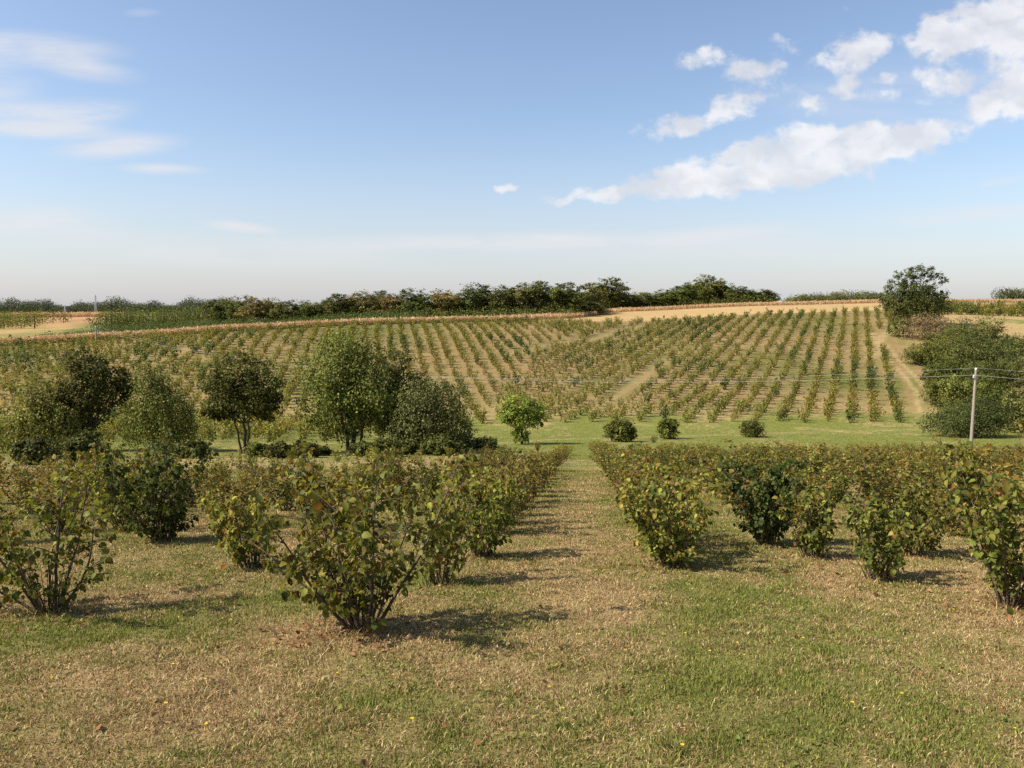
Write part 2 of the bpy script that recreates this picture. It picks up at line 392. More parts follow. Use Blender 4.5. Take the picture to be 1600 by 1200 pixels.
M_bark = attr_mat('bark', .9, 25, .45, .6)
M_grass = leaf_mat('grass_blade', .25, .7, .15, 0, 0)
M_dry = leaf_mat('dry_leaf', .2, .7, .15, 0, 0)
M_pole = attr_mat('weathered_wood', .85, 12, .25, .3)
M_wire = attr_mat('wire_metal', .45, 20, .1)

def ground_mat():
    m, n, b = base_mat('ground_turf')
    at_ = n.nodes.new('ShaderNodeAttribute'); at_.attribute_name = 'tint'
    ge = n.nodes.new('ShaderNodeNewGeometry')
    acc = None
    for sc_, amt in ((55, .30), (9, .22), (1.6, .20), (.35, .10)):
        nz_ = n.nodes.new('ShaderNodeTexNoise'); nz_.inputs['Scale'].default_value = sc_; nz_.inputs['Detail'].default_value = 5; nz_.inputs['Roughness'].default_value = .65
        n.links.new(ge.outputs['Position'], nz_.inputs['Vector'])
        mr = n.nodes.new('ShaderNodeMapRange'); n.links.new(nz_.outputs[0], mr.inputs[0]); mr.inputs[1].default_value = .28; mr.inputs[2].default_value = .72
        mr.inputs[3].default_value = 1 - amt; mr.inputs[4].default_value = 1 + amt
        if acc is None: acc = mr.outputs[0]; hh = nz_.outputs[0]
        else:
            mu = n.nodes.new('ShaderNodeMath'); mu.operation = 'MULTIPLY'; n.links.new(acc, mu.inputs[0]); n.links.new(mr.outputs[0], mu.inputs[1]); acc = mu.outputs[0]
    h = n.nodes.new('ShaderNodeHueSaturation'); n.links.new(acc, h.inputs['Value']); n.links.new(at_.outputs['Color'], h.inputs['Color'])
    n.links.new(h.outputs[0], b.inputs['Base Color']); b.inputs['Roughness'].default_value = .95; b.inputs['Specular IOR Level'].default_value = .1
    bp = n.nodes.new('ShaderNodeBump'); bp.inputs['Strength'].default_value = .5; bp.inputs['Distance'].default_value = .05
    n.links.new(hh, bp.inputs['Height']); n.links.new(bp.outputs[0], b.inputs['Normal'])
    return m
ys = np.concatenate([np.linspace(-55, 0, 30)[:-1], np.exp(np.linspace(math.log(9), math.log(3190), 640)) - 9])
sv = np.linspace(-1.25, 1.25, 720)
X = sv[None] * (ys[:, None] * .88 + 16 + np.maximum(-ys[:, None], 0) * 1.6); Y = np.repeat(ys[:, None], len(sv), 1)
Z = ground(X, Y) + (fbm(X / 1.7, Y / 1.7, 91) - .5) * .05 * smooth(40, 10, Y)
gc, _ = ground_color(X, Y)
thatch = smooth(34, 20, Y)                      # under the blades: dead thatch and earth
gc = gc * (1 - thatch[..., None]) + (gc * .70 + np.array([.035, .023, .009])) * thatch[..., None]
nr, nc = X.shape
idx = np.arange(nr * nc).reshape(nr, nc)
q = np.stack([idx[:-1, :-1], idx[:-1, 1:], idx[1:, 1:], idx[1:, :-1]], -1).reshape(-1, 4)
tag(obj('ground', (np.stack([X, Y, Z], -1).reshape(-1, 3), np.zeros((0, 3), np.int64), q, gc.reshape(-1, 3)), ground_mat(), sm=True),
    'mown grass slope falling into a valley and rising to the far hill', 'ground', kind='structure')

# ------------------------------------------------------------------ hazel bushes
OLIVE = [(.082, .102, .017), (.105, .124, .02), (.14, .152, .024), (.068, .086, .015), (.22, .225, .04), (.115, .116, .022), (.17, .175, .03)]
RUST = [(.21, .145, .028), (.17, .11, .024), (.24, .185, .036), (.23, .115, .026), (.15, .10, .022), (.28, .235, .045), (.20, .17, .03)]
DEEP = [(.050, .072, .014), (.065, .088, .017), (.080, .104, .020), (.042, .060, .012), (.11, .125, .026)]
def pickcol(pal, n, g, jit=.16):
    c = np.array(pal)[g.integers(0, len(pal), n)]
    return np.clip(c * (1 + g.normal(0, jit, (n, 1))) * (1 + g.normal(0, .05, (n, 3))), .008, .8)
def bush_skeleton(g, H, W, ns, lean=(0, 0), fixed=None, tmax=38):
    """stems fanning out of one stool: list of (points, radii), and twigs"""
    stems, twigs = [], []
    for k in range(ns):
        if fixed and k < len(fixed): phi, tilt, ln = fixed[k]
        else:
            phi = 2 * np.pi * (k + g.uniform(-.35, .35)) / ns; tilt = R(g.uniform(5, tmax)); ln = g.uniform(.72, 1.05)
        Lg = H * ln / max(math.cos(tilt), .62) * .92
        d = np.array([math.cos(phi) * math.sin(tilt) * W, math.sin(phi) * math.sin(tilt) * W, math.cos(tilt)])
        d[:2] += np.array(lean) * .5
        d /= np.linalg.norm(d)
        p = np.array([math.cos(phi) * .07, math.sin(phi) * .07, -.04]); pts = [p]
        n = 8
        for i in range(n):
            d = d + np.array([g.normal(0, .07), g.normal(0, .07), .06 if i < 4 else -.02]); d /= np.linalg.norm(d)
            p = p + d * Lg / n; pts.append(p)
        pts = np.array(pts); stems.append((pts, np.linspace(.014, .004, n + 1) * (H / 1.4) * g.uniform(.7, 1.2)))
        for i in range(1, n + 1):
            for _ in range(g.integers(1, 3) if i > 2 else 1):
                o = g.normal(0, 1, 3); o[2] = abs(o[2]) * .5 + .1
                td = unit(np.array([pts[i] - pts[i - 1]]) / (Lg / n) * .55 + unit(o[None]) * .9)[0]
                tl = g.uniform(.18, .42) * H / 1.4 * (1.15 - .05 * i)
                tp = [pts[i]]
                dd = td
                for _j in range(4):
                    dd = unit((dd + g.normal(0, .12, 3) + np.array([0, 0, -.05]))[None])[0]; tp.append(tp[-1] + dd * tl / 4)
                twigs.append((np.array(tp), np.array([.005, .004, .003, .0025, .0018]) * H / 1.4))
    return stems, twigs
def bush_leaves(g, stems, twigs, nl, size, pal, H, rusty, kind, droop=.8, low=.05):
    P, A = [], []
    segs = [t[0] for t in twigs] * 3 + [s[0][1:] for s in stems]
    per = max(1, nl // len(segs)) + 1
    for s in segs:
        t = g.uniform(.1, 1, per) * (len(s) - 1); i = np.clip(t.astype(int), 0, len(s) - 2); f = (t - i)[:, None]
        P.append(s[i] * (1 - f) + s[i + 1] * f); A.append(s[i + 1] - s[i])
    P = np.concatenate(P); A = unit(np.concatenate(A)); n = len(P)
    keep = g.uniform(0, 1, n) < nl / n; P = P[keep]; A = A[keep]; n = len(P)
    keep = P[:, 2] > low * H; P = P[keep]; A = A[keep]; n = len(P)
    o = g.normal(0, 1, (n, 3)); o -= (o * A).sum(1, keepdims=True) * A
    axis = unit(A * .35 + unit(o) + np.array([0, 0, -droop]) * g.uniform(.1, 1.6, (n, 1)))
    P = P + unit(o) * g.uniform(.0, .05, (n, 1)) * H / 1.4
    nrm = unit(np.array([-.35, -.1, .75]) + g.normal(0, .75, (n, 3)))
    c = pickcol(pal, n, g)
    top = P[:, 2] / H
    rr = np.hypot(P[:, 0], P[:, 1]) / (H * .6)
    isr = g.uniform(0, 1, n) < rusty * np.clip(.25 + .55 * top + .35 * (rr - .5), 0, 1.3)
    c[isr] = pickcol(RUST, int(isr.sum()), g)
    yl_lit = (kind is not DIA) & (~isr) & (g.uniform(0, 1, n) < .06 * rusty + .13 * np.clip(top - .35, 0, 1) * (rusty > .1))  # brighter yellow-green leaves towards the top: sunlit look painted into the colour
    c[yl_lit] = pickcol([(.27, .28, .045), (.34, .32, .055), (.23, .25, .042)], int(yl_lit.sum()), g)
    sz = size * (.42 + .8 * g.uniform(0, 1, n) ** 1.2)
    return P, axis, nrm, sz, c
BARK = (.105, .075, .05)
def bush_meshes(seed, H, W, ns, nl, size, pal, rusty, kind, lean=(0, 0), fixed=None, split=False, droop=.8, low=.05):
    g = np.random.default_rng(seed)
    stems, twigs = bush_skeleton(g, H, W, ns, lean, fixed)
    fol = Acc(); leaves(fol, *bush_leaves(g, stems, twigs, nl, size, pal, H, rusty, kind, droop, low), kind)
    sm = []
    if split:                                       # every stem with its own twigs
        pert = len(twigs) // len(stems)
        for (p, r) in stems:
            a = Acc(); tube(a, p, r, 6, BARK)
            for tp, tr in twigs:
                if min(np.linalg.norm(p - tp[0], axis=1)) < 1e-6: tube(a, tp, tr, 4, BARK)
            sm.append(a)
    else:
        a = Acc()
        for p, r in stems: tube(a, p, r, 5, BARK)
        for p, r in twigs: tube(a, p, r * 1.2, 3, BARK)
        sm.append(a)
    return fol, sm

ORD = ['first', 'second', 'third', 'fourth', 'fifth', 'sixth', 'seventh', 'eighth', 'ninth', 'tenth', 'eleventh', 'twelfth', 'thirteenth', 'fourteenth', 'fifteenth',
       'sixteenth', 'seventeenth', 'eighteenth', 'nineteenth', 'twentieth']
ORD += ['twenty-' + o for o in ORD[:9]] + ['thirtieth'] + ['thirty-' + o for o in ORD[:9]] + ['fortieth'] + ['forty-' + o for o in ORD[:9]]
GRP = 'hazel bushes planted in rows on the near slope'
front_bushes = []
# pixel of the foot, height, leaves, size of leaf, palette, rust, seed, lean, spread, stems, label
FR = [((570, 984), 1.46, 1552, .088, OLIVE, .42, 3, (-.14, .05), 1.0, 12, 'largest foreground hazel bush, open vase of bare stems with big yellowing leaves', [(2.9, R(56), .55), (.15, R(36), .95), (2.6, R(38), .9), (3.6, R(40), .8), (1.2, R(14), 1.05), (4.4, R(12), 1.0)]),
      ((78, 955), 1.5, 1026, .084, OLIVE, .50, 8, (-.25, 0), 1.05, 9, 'open hazel bush with orange-tipped leaves cut by the left edge of the picture', [(3.1, R(52), 1.0), (.4, R(20), .9), (2.0, R(25), 1.0), (0.1, R(42), .6)]),
      ((392, 888), 1.02, 1080, .080, OLIVE, .60, 12, (-.35, 0), .95, 9, 'rust-tinged hazel bush leaning left, close behind the largest foreground bush', None),
      ((258, 846), 1.56, 2025, .080, DEEP, .02, 15, (-.30, 0), 1.0, 12, 'dense dark green hazel bush, the tallest on the left side', None),
      ((690, 911), 1.16, 756, .080, OLIVE, .40, 21, (0, 0), .62, 7, 'slender hazel bush just right of the largest foreground bush', None),
      ((757, 871), 1.14, 1215, .078, OLIVE, .55, 24, (0, 0), .9, 10, 'full rusty hazel bush at the near left corner of the mown lane', None),
      ((1052, 886), 1.14, 1822, .080, OLIVE, .50, 27, (-.6, .1), 1.35, 13, 'dense hazel bush leaning left at the near right corner of the mown lane', None),
      ((1372, 906), .96, 1026, .078, OLIVE, .35, 31, (0, 0), .82, 9, 'low round hazel bush standing forward of the right-hand rows', None),
      ((1268, 872), 1.04, 1026, .078, OLIVE, .55, 35, (0, 0), .85, 9, 'small upright hazel bush left of the low forward one on the right', None),
      ((1428, 868), 1.04, 1080, .078, OLIVE, .55, 38, (.1, 0), .95, 9, 'bushy hazel behind and right of the low forward one on the right', None),
      ((1578, 948), 1.38, 1755, .086, OLIVE, .42, 41, (-.1, 0), .95, 11, 'big hazel bush cut by the right edge of the picture, nearest of the right-hand rows', None),
      ((1195, 852), 1.30, 1755, .080, DEEP, .10, 44, (0, 0), .95, 11, 'dark green hazel bush standing out among the rusty right-hand rows', None),
      ((195, 830), 1.10, 837, .078, OLIVE, .60, 47, (-.1, 0), .95, 9, 'rusty hazel bush half hidden behind the dense dark green one', None)]
for (pp, H, nl, sz, pal, rusty, seed, lean, W, ns, lab, fixed) in FR:
    x, y = pick(*pp)
    front_bushes.append((x, y))
    fol, sms = bush_meshes(seed, H, W, ns, int(nl * (1.5 if pal is OLIVE else 1.9)), sz * (.80 if pal is OLIVE else .88), pal, rusty * .75, HERO, lean, fixed, True, 1.1, .06 if pal is DEEP else .13)
    t = thing('hazel_bush', lab, 'bush', G3(x, y), GRP)
    for a in sms: obj('stem', a, M_bark, t, sm=True)
    obj('foliage', fol, M_leaf, t)
    gs = np.random.default_rng(seed + 500); sh = Acc(); lf_p, lf_a = [], []
    for _ in range(26):                             # thin suckers crowding the stool
        a_ = gs.uniform(0, 6.28); r0 = gs.uniform(.02, .13); d_ = np.array([math.cos(a_) * gs.uniform(.1, .6), math.sin(a_) * gs.uniform(.1, .6), 1.]); d_ /= np.linalg.norm(d_)
        b_ = np.array([math.cos(a_) * r0, math.sin(a_) * r0, -.03]); ln_ = H * gs.uniform(.18, .5)
        pt = np.array([b_, b_ + d_ * ln_ * .5 + gs.normal(0, .012, 3), b_ + d_ * ln_ + gs.normal(0, .03, 3)]); tube(sh, pt, [.006, .0045, .002], 4, (.15, .10, .065))
        if gs.uniform() < .6:
            lf_p += [pt[1] * .3 + pt[2] * .7, pt[2]]; lf_a += [gs.normal(0, 1, 3) + [0, 0, -.5], gs.normal(0, 1, 3) + [0, 0, -.3]]
    lf_p = np.array(lf_p); nn = len(lf_p)
    leaves(sh, lf_p, unit(np.array(lf_a)), unit(np.array([0, 0, 1.]) + gs.normal(0, .5, (nn, 3))), sz * gs.uniform(.4, .8, nn), pickcol(pal + RUST[:3] if pal is OLIVE else pal, nn, gs), MID)
    obj('basal_shoots', sh, M_leaf, t)
# prototypes for the rows
protos = []
for i in range(7): protos.append(('rust', bush_meshes(100 + i, 1.35, .95, 10, 1600, .072, OLIVE, .62 if i < 5 else .85, MID)))
for i in range(3): protos.append(('green', bush_meshes(200 + i, 1.45, .98, 11, 1800, .076, DEEP, .10, MID)))
pm = [(k, make_mesh('hazel_foliage', f.arrays(), M_leaf), make_mesh('hazel_stems', s[0].arrays(), M_bark, True)) for k, (f, s) in protos]
# light versions for the far part of the near rows and for the opposite hill
def light_bush(seed, nl, size, pal, rusty, H=1.35, W=.95):
    g = np.random.default_rng(seed); stems, twigs = bush_skeleton(g, H, W, 7)
    a = Acc()
    for p, r in stems: tube(a, p[::2], r[::2] * 1.3, 3, BARK)
    leaves(a, *bush_leaves(g, stems, twigs, nl, size, pal, H, rusty, DIA), DIA)
    return a.arrays()
def row_h(y): return float(np.interp(y, [8, 13, 20, 30, 58], [.88, .84, .74, .62, .56]))
rows = []
for side, sgn, c0 in (('left', -1, -1.40), ('right', 1, 1.12)):
    for k in range(24):
        ds = {('left', 0): 12.6, ('left', 1): 12.2, ('left', 2): 13.6, ('left', 3): 11.6, ('right', 0): 11.0, ('right', 1): 12.4, ('right', 2): 12.4}.get((side, k), 11.3 + (k % 3) * .5)
        de = (58 if k == 0 else 40 if k == 1 else 28 - .4 * min(k, 8)) if side == 'left' else (60 if k == 0 else 57 if k == 1 else 54.5 - .12 * k)
        n = 0; y = ds
        while y < de:
            x = c0 + sgn * 2.5 * k + .092 * y + rng.normal(0, .10); yy = y + rng.normal(0, .12)
            px = 800 + F * x / yy
            y += 1.42
            if rng.uniform() < .06: continue
            if -90 < px < 1700 and min(math.hypot(x - fx, yy - fy) for fx, fy in front_bushes) > .85:
                n += 1; rows.append((side, k, n, x, yy))
# some bushes stand alone on the grass past the ends of the left rows
for px, py in ((612, 722), (760, 712), (840, 705), (702, 716), (575, 716), (528, 722), (455, 722), (835, 722), (795, 716), (735, 722), (985, 690), (1021, 692), (655, 725)):
    x, y = pick(px, py); rows.append(('stray', 0, 0, x, y))
rows.sort(key=lambda r: r[4])
cls = []
for (side, k, n, x, y) in rows:
    gr = vnoise(np.array(x / 2.2), np.array(y / 2.6), 5) > .80
    cls.append('green' if gr else 'rust')
cand = [i for i, r in enumerate(rows) if r[0] != 'stray']
stray = [i for i, r in enumerate(rows) if r[0] == 'stray']
NI = 300 - len(FR) - len(stray)
indiv = set(cand[:NI]) | set(stray)
rest = [i for i in range(len(rows)) if i not in indiv]
stray_names = iter(['between the valley track and the left rows', 'below the small lime green tree', 'under the right side of the small lime green tree', 'in front of the olive willow', 'in front of the dark narrow tree',
                    'in front of the big pale green tree', 'in front of the left dark tree', 'left of the far end of the mown lane', 'second left of the far lane end', 'third left of the far lane end',
                    'right of the far lane end, by the dark round bush', 'right of the far lane end, by the olive round bush', 'at the back edge of the left rows'])
for i in sorted(indiv):
    side, k, n, x, y = rows[i]
    fm = [p for p in pm if p[0] == cls[i]]
    kind, fme, sme = fm[rng.integers(len(fm))]
    look = 'dark green' if kind == 'green' else 'rust-tipped'
    if side == 'stray': lab = f'small lone {look} hazel bush {next(stray_names)}'
    else: lab = f'{look} hazel bush, {ORD[n - 1]} from the front in {ORD[k]} row {side} of the mown lane'
    t = thing('hazel_bush', lab, 'bush', G3(x, y), GRP)
    s = rng.uniform(.66, 1.24) * row_h(y) * (.85 if side == 'stray' else 1); wd = rng.uniform(1.1, 1.5) if side == 'right' else rng.uniform(.9, 1.25)
    if side == 'right': s *= 1.1
    t.rotation_euler = (0, 0, rng.uniform(0, 6.28)); t.scale = (s * wd, s * wd, s)
    obj('foliage', fme, None, t); obj('stems', sme, None, t)
def merge(acc, arr, x, y, z, rot, s, sz, tintf):
    v, t, q, c = arr
    cr, sr = math.cos(rot), math.sin(rot)
    w_ = np.stack([(v[:, 0] * cr - v[:, 1] * sr) * s + x, (v[:, 0] * sr + v[:, 1] * cr) * s + y, v[:, 2] * sz + z], -1)
    acc.add(w_, t, q, c * tintf)
lb = {'rust': [light_bush(300 + i, 300, .125, OLIVE, 1.05) for i in range(4)], 'green': [light_bush(320 + i, 260, .15, DEEP, .08) for i in range(2)]}
near_rest = Acc()
for i in rest:
    side, k, n, x, y = rows[i]
    a = lb[cls[i]][rng.integers(len(lb[cls[i]]))]; s = rng.uniform(.85, 1.25) * row_h(y) * (1.15 if side == 'right' else 1)
    merge(near_rest, a, x, y, float(ground(x, y)), rng.uniform(0, 6.28), s * rng.uniform(1.05, 1.4), s, rng.uniform(.85, 1.15) * np.array([rng.uniform(.94, 1.1), 1, 1]))
tag(obj('hazel_rows', near_rest, M_leaf), 'far part of the near hazel rows merging into one rusty green mass', 'orchard rows', kind='stuff')

# opposite hillside
hb = {'rust': [light_bush(400 + i, 150, .20, OLIVE, .7) for i in range(5)], 'green': [light_bush(420 + i, 130, .24, DEEP, .05) for i in range(3)],
      'tan': [light_bush(440 + i, 90, .23, OLIVE, .95) for i in range(3)]}
hill = Acc(); n_hill = 0
def hill_bush(x, y, u, base=1.0):
    global n_hill
    r = vnoise(np.array(x / 7.), np.array(y / 9.), 41); q_ = rng.uniform()
    kind = 'green' if (r > .74 and q_ < .75) or q_ < .05 else 'tan' if (r < .34 and q_ < .55) else 'rust'
    a = hb[kind][rng.integers(len(hb[kind]))]
    s = base * rng.uniform(.72, 1.24) * (.75 if kind == 'tan' else 1)
    merge(hill, a, x, y, float(ground(x, y)), rng.uniform(0, 6.28), s * rng.uniform(.9, 1.1), s * 1.12, rng.uniform(.85, 1.2)); n_hill += 1
for k in range(-140, 120):
    y = 98. + (k % 2) * .9
    while y < 240:                                  # right block, rows climbing to the upper right
        x = .435 * y + 3.0 * k + rng.normal(0, .12); u = x / y; px = 800 + F * u
        y0 = y + rng.normal(0, .28); y += 1.95
        lim = float(np.interp(y0, [95, 110, 150, 180, 190, 200], [1446, 1426, 1397, 1366, 1366, 1395]))
        if u < bound_u(y0) + .003 or px > lim or y0 > crest_d(u) - 5 or px < 690: continue
        if polydist(np.array(x), np.array(y0), mid_track) < 1.5 or polydist(np.array(x), np.array(y0), diag_lane) < .9 or rng.uniform() < .06: continue
        hill_bush(x, y0, u, 1.08)
    y = 72. + (k % 3) * .6
    while y < 215:                                  # left block
        x = -.171 * y + 2.6 * k + rng.normal(0, .15); u = x / y; px = 800 + F * u
        y0 = y + rng.normal(0, .3); y += 2.0
        if u > bound_u(y0) - .003 or px < -70 or y0 > crest_d(u) - 5: continue
        if y0 < np.interp(px, [0, 500, 700, 900], [70, 74, 88, 100]): continue
        if polydist(np.array(x), np.array(y0), mid_track) < 1.5 or polydist(np.array(x), np.array(y0), valley_track) < 1.5 or rng.uniform() < .09: continue
        hill_bush(x, y0, u, 1.15 if px < 560 else 1.05)
for px in np.arange(1470, 1720, 5.5):               # dense rows on the upper right skyline
    for d in (228, 238, 248, 262):
        x, y = at(px + rng.normal(0, 1.2), d + rng.normal(0, .8)); hill_bush(x, y, 0, 1.7)
for px in np.arange(1385, 1475, 7):
    for d in (215, 226, 236):
        x, y = at(px + rng.normal(0, 1.2), d + rng.normal(0, .8)); hill_bush(x, y, 0, 1.4)
tag(obj('orchard_rows', hill, M_leaf), 'rows of small hazel bushes covering the opposite hillside', 'orchard rows', kind='stuff')

# ------------------------------------------------------------------ dry corn, strips along the crest
def corn_band(name, lab, spots_px, depth, hmin, hmax, dstart, n):
    a = Acc(); g = np.random.default_rng(abs(int(spots_px[0])) + 7)
    px = g.uniform(spots_px[0], spots_px[1], n); u = (px - 800) / F; d = dstart(px) + g.uniform(0, depth, n)
    x = u * d; z = ground(x, d); h = g.uniform(hmin, hmax, n)
    P = np.stack([x, d, z], -1)
    col = pickcol([(.54, .36, .19), (.60, .42, .24), (.46, .29, .14), (.64, .48, .29), (.50, .32, .16)], n, g)
    axis = unit(np.stack([g.normal(0, .12, n), g.normal(0, .12, n), np.ones(n)], -1))
    leaves(a, P, axis, unit(g.normal(0, 1, (n, 3)) * np.array([1, 1, .1])), h, col * .9, dict(w=np.array([[0, 0], [-.05, .5], [0, 1.0], [.05, .5]]), t=DIA['t'], fold=DIA['fold'] * 0))
    for j in range(3):
        f = g.uniform(.25, .9, (n, 1))
        ax = unit(np.stack([g.normal(0, 1, n), g.normal(0, 1, n), g.normal(.1, .5, n)], -1))
        leaves(a, P + axis * h[:, None] * f, ax, unit(np.array([0, 0, 1.]) + g.normal(0, .4, (n, 3))), h * .45, col * g.uniform(.85, 1.15, (n, 1)), dict(w=np.array([[0, 0], [-.12, .4], [0, 1.0], [.12, .4]]), t=DIA['t'], fold=DIA['fold']))
    tag(obj(name, a, M_dry), lab, 'corn', kind='stuff')
corn_band('dry_corn', 'narrow strip of dry reddish corn along the left crest', (-120, 830), 8, 1.1, 1.6, lambda p: np.interp((p - 800) / F, cu_, cd[:, 6]) - 2.0, 18000)
corn_band('dry_corn', 'dry reddish corn behind the golden stubble on the right crest', (800, 1720), 12, 1.1, 1.6, lambda p: np.interp(p, [800, 900, 980, 1100, 1300], [204, 235, 290, 302, 306]), 16000)
corn_band('dry_corn', 'small far field of dry corn near the left horizon', (20, 165), 60, 2.2, 3.2, lambda p: 520 + 0 * p, 5000)

# ------------------------------------------------------------------ trees
def blob_pts(g, lobes, n, clump, flat=.8):
    """leaf positions clustered on clumps that crowd the outer shell of several lobes"""
    vol = np.array([l[3] * l[4] * l[5] for l in lobes]) ** .8; vol /= vol.sum()
    nc = max(12, n // clump); which = g.choice(len(lobes), nc, p=vol); lb_ = np.array(lobes)[which]
    d = unit(g.normal(0, 1, (nc, 3))); r = g.uniform(.3, 1.12, nc) ** .6
    C = lb_[:, :3] + d * lb_[:, 3:6] * r[:, None]
    sg = lb_[:, 3:6].mean(1) * g.uniform(.08, .175, nc)
    wh = g.integers(0, nc, n)
    P = C[wh] + g.normal(0, 1, (n, 3)) * sg[wh][:, None] * np.array([1, 1, flat])
    return P, C, wh, d
def tree(name, lab, cat, loc, H, lobes, pal, n, size, trunk_r, forks, seed, weep=0., group=None, clump=34, kind=DIA, bark=(.075, .055, .04), trunk_top=.62, yrot=0.):
    g = np.random.default_rng(seed); n = int(n * 1.9); size *= 1.05
    hx = 1.0 if group == 'trees along the valley track' else 1.
    lob = [tuple(H * v * q for v, q in zip(l, (hx, hx, 1, hx, hx, 1))) for l in lobes]
    if group == 'trees along the valley track':
        base_l = list(lob)
        for _ in range(9):
            b_ = base_l[int(g.integers(len(base_l)))]; dv = unit(g.normal(0, 1, (1, 3)))[0] * np.array([1, .7, .9])
            rr_ = H * g.uniform(.06, .12)
            lob.append((b_[0] + dv[0] * b_[3] * 1.12, b_[1] + dv[1] * b_[4], max(.16 * H, b_[2] + dv[2] * b_[5] * 1.1), rr_, rr_, rr_ * .8))
    P, C, wh, d = blob_pts(g, lob, n, clump)
    if weep:                                       # hanging strands
        m = g.uniform(0, 1, n) < .75
        ln = g.uniform(0, 1, n) ** .8 * weep * H
        strand = g.integers(0, 9, n)
        jit = np.random.default_rng(seed + 1).normal(0, .035 * H, (len(C) * 9, 3))
        S0 = C[wh] + jit[wh * 9 + strand]
        P[m] = S0[m] + np.stack([g.normal(0, .012 * H, n), g.normal(0, .012 * H, n), -ln], -1)[m]
    keep = P[:, 2] > .04 * H; P = P[keep]; wh = wh[keep]; n = len(P)
    tone = g.normal(1, .26, len(C)).clip(.5, 1.6)[wh][:, None]
    col = pickcol(pal, n, g, .14) * tone
    cen = np.array([0, 0, H * .55])
    outw = unit(P - cen)
    nrm = unit(outw * .7 + np.array([0, 0, .55]) + g.normal(0, .55, (n, 3)))
    axis = g.normal(0, 1, (n, 3)) + np.array([0, 0, -.5 - 3 * (weep > 0)])
    axis -= (axis * nrm).sum(1, keepdims=True) * nrm * .8
    crown = Acc(); leaves(crown, P, axis, nrm, size * g.uniform(.6, 1.3, n), col, kind)
    tk = Acc(); z = np.linspace(-.3, H * trunk_top, 9); bend = np.cumsum(g.normal(0, .012 * H, (9, 2)), 0); bend -= bend[:1]
    tp = np.concatenate([bend, z[:, None]], 1)
    for f in range(forks):
        off = np.array([0, 0, 0.]) if f == 0 else np.array([(-1) ** f * g.uniform(.03, .07) * H, g.normal(0, .03 * H), 0])
        pts = tp + off * np.linspace(.5, 2.6, 9)[:, None]
        tube(tk, pts, np.linspace(trunk_r * 1.25, trunk_r * .3, 9) * (1 if f == 0 else .7), 8, bark)
    for l in lob:
        e = np.array(l[:3]); b = tp[int(g.integers(3, 6))]
        if e[2] < b[2]: b = tp[2]
        m = (b + e) / 2 + np.array([0, 0, -.03 * H]); tube(tk, np.array([b, m, e]), [trunk_r * .45, trunk_r * .3, trunk_r * .12], 5, bark)
    for c in C[:: max(1, len(C) // 40)]:
        j = np.argmin([np.linalg.norm(c - np.array(l[:3])) for l in lob]); e = np.array(lob[j][:3])
        tube(tk, np.array([e, (e + c) / 2, c]), [trunk_r * .16, trunk_r * .1, trunk_r * .05], 4, bark)
    t = thing(name, lab, cat, loc, group); t.rotation_euler = (0, 0, yrot)
    obj('crown', crown, M_tree, t); obj('trunk', tk, M_bark, t, sm=True)
    return t
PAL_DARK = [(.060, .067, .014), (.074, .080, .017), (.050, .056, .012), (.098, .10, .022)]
PAL_MID = [(.088, .104, .019), (.108, .122, .022), (.072, .086, .017), (.135, .142, .027)]
PAL_PALE = [(.125, .14, .03), (.15, .16, .036), (.105, .12, .027), (.175, .18, .044)]
PAL_YEL = [(.18, .17, .04), (.205, .19, .048), (.15, .145, .035), (.12, .12, .03)]
PAL_LIME = [(.16, .205, .028), (.20, .24, .033), (.125, .165, .026), (.24, .265, .045)]
PAL_GREY = [(.088, .092, .028), (.105, .108, .033), (.07, .073, .022), (.13, .125, .038)]
PAL_RUST = [(.20, .135, .04), (.17, .13, .04), (.24, .15, .05), (.14, .11, .035)]
PAL_BROWN = [(.19, .125, .06), (.16, .11, .05), (.22, .15, .075), (.13, .10, .045)]
PAL_BLUE = [(.062, .074, .021), (.078, .09, .026), (.054, .064, .018), (.098, .105, .032)]
def tall(px, top, d):
    x, y = at(px, d); return G3(x, y), hgt(top, x, y) * 1.06
TG = 'trees along the valley track'
# lobes: centre x, y, z and radii as shares of the height
loc, H = tall(70, 592, 59)
tree('birch_tree', 'broad yellow-olive tree at the left edge of the valley', 'tree', loc, H, [(-.12, 0, .32, .34, .34, .28), (.1, .05, .55, .30, .30, .26), (-.05, 0, .80, .20, .2, .18), (-.32, 0, .26, .26, .25, .22), (.34, .02, .25, .2, .2, .2)], PAL_YEL, 7500, .16, .10, 3, 1, .22, TG)
loc, H = tall(152, 551, 61)
tree('oak_tree', 'tall dark tree with bare lower trunk behind the yellow-olive one', 'tree', loc, H, [(-.08, 0, .86, .19, .19, .13), (.02, .03, .70, .29, .28, .16), (-.12, 0, .54, .22, .22, .16), (.16, 0, .55, .20, .2, .14), (-.08, 0, .36, .2, .2, .14)], PAL_DARK, 6500, .18, .16, 1, 2, 0, TG, 30)
loc, H = tall(250, 564, 60)
tree('weeping_birch', 'pale weeping birch with hanging strands', 'tree', loc, H, [(-.02, 0, .84, .13, .13, .15), (-.05, 0, .62, .24, .24, .2), (.13, .02, .50, .25, .24, .2), (-.22, 0, .38, .2, .2, .18), (.02, -.05, .36, .3, .26, .2), (.27, 0, .36, .15, .15, .16)], PAL_PALE, 8000, .14, .10, 1, 3, .24, TG)
loc, H = tall(382, 556, 58)
tree('walnut_tree', 'dark rounded tree with forked trunk beside the weeping birch', 'tree', loc, H, [(0, 0, .80, .26, .26, .19), (-.17, .02, .62, .24, .24, .18), (.18, 0, .62, .24, .24, .18), (0, .05, .50, .34, .3, .16), (-.25, 0, .44, .14, .14, .1), (.24, 0, .42, .13, .13, .1)], PAL_DARK, 7500, .18, .11, 3, 4, 0, TG, 30)
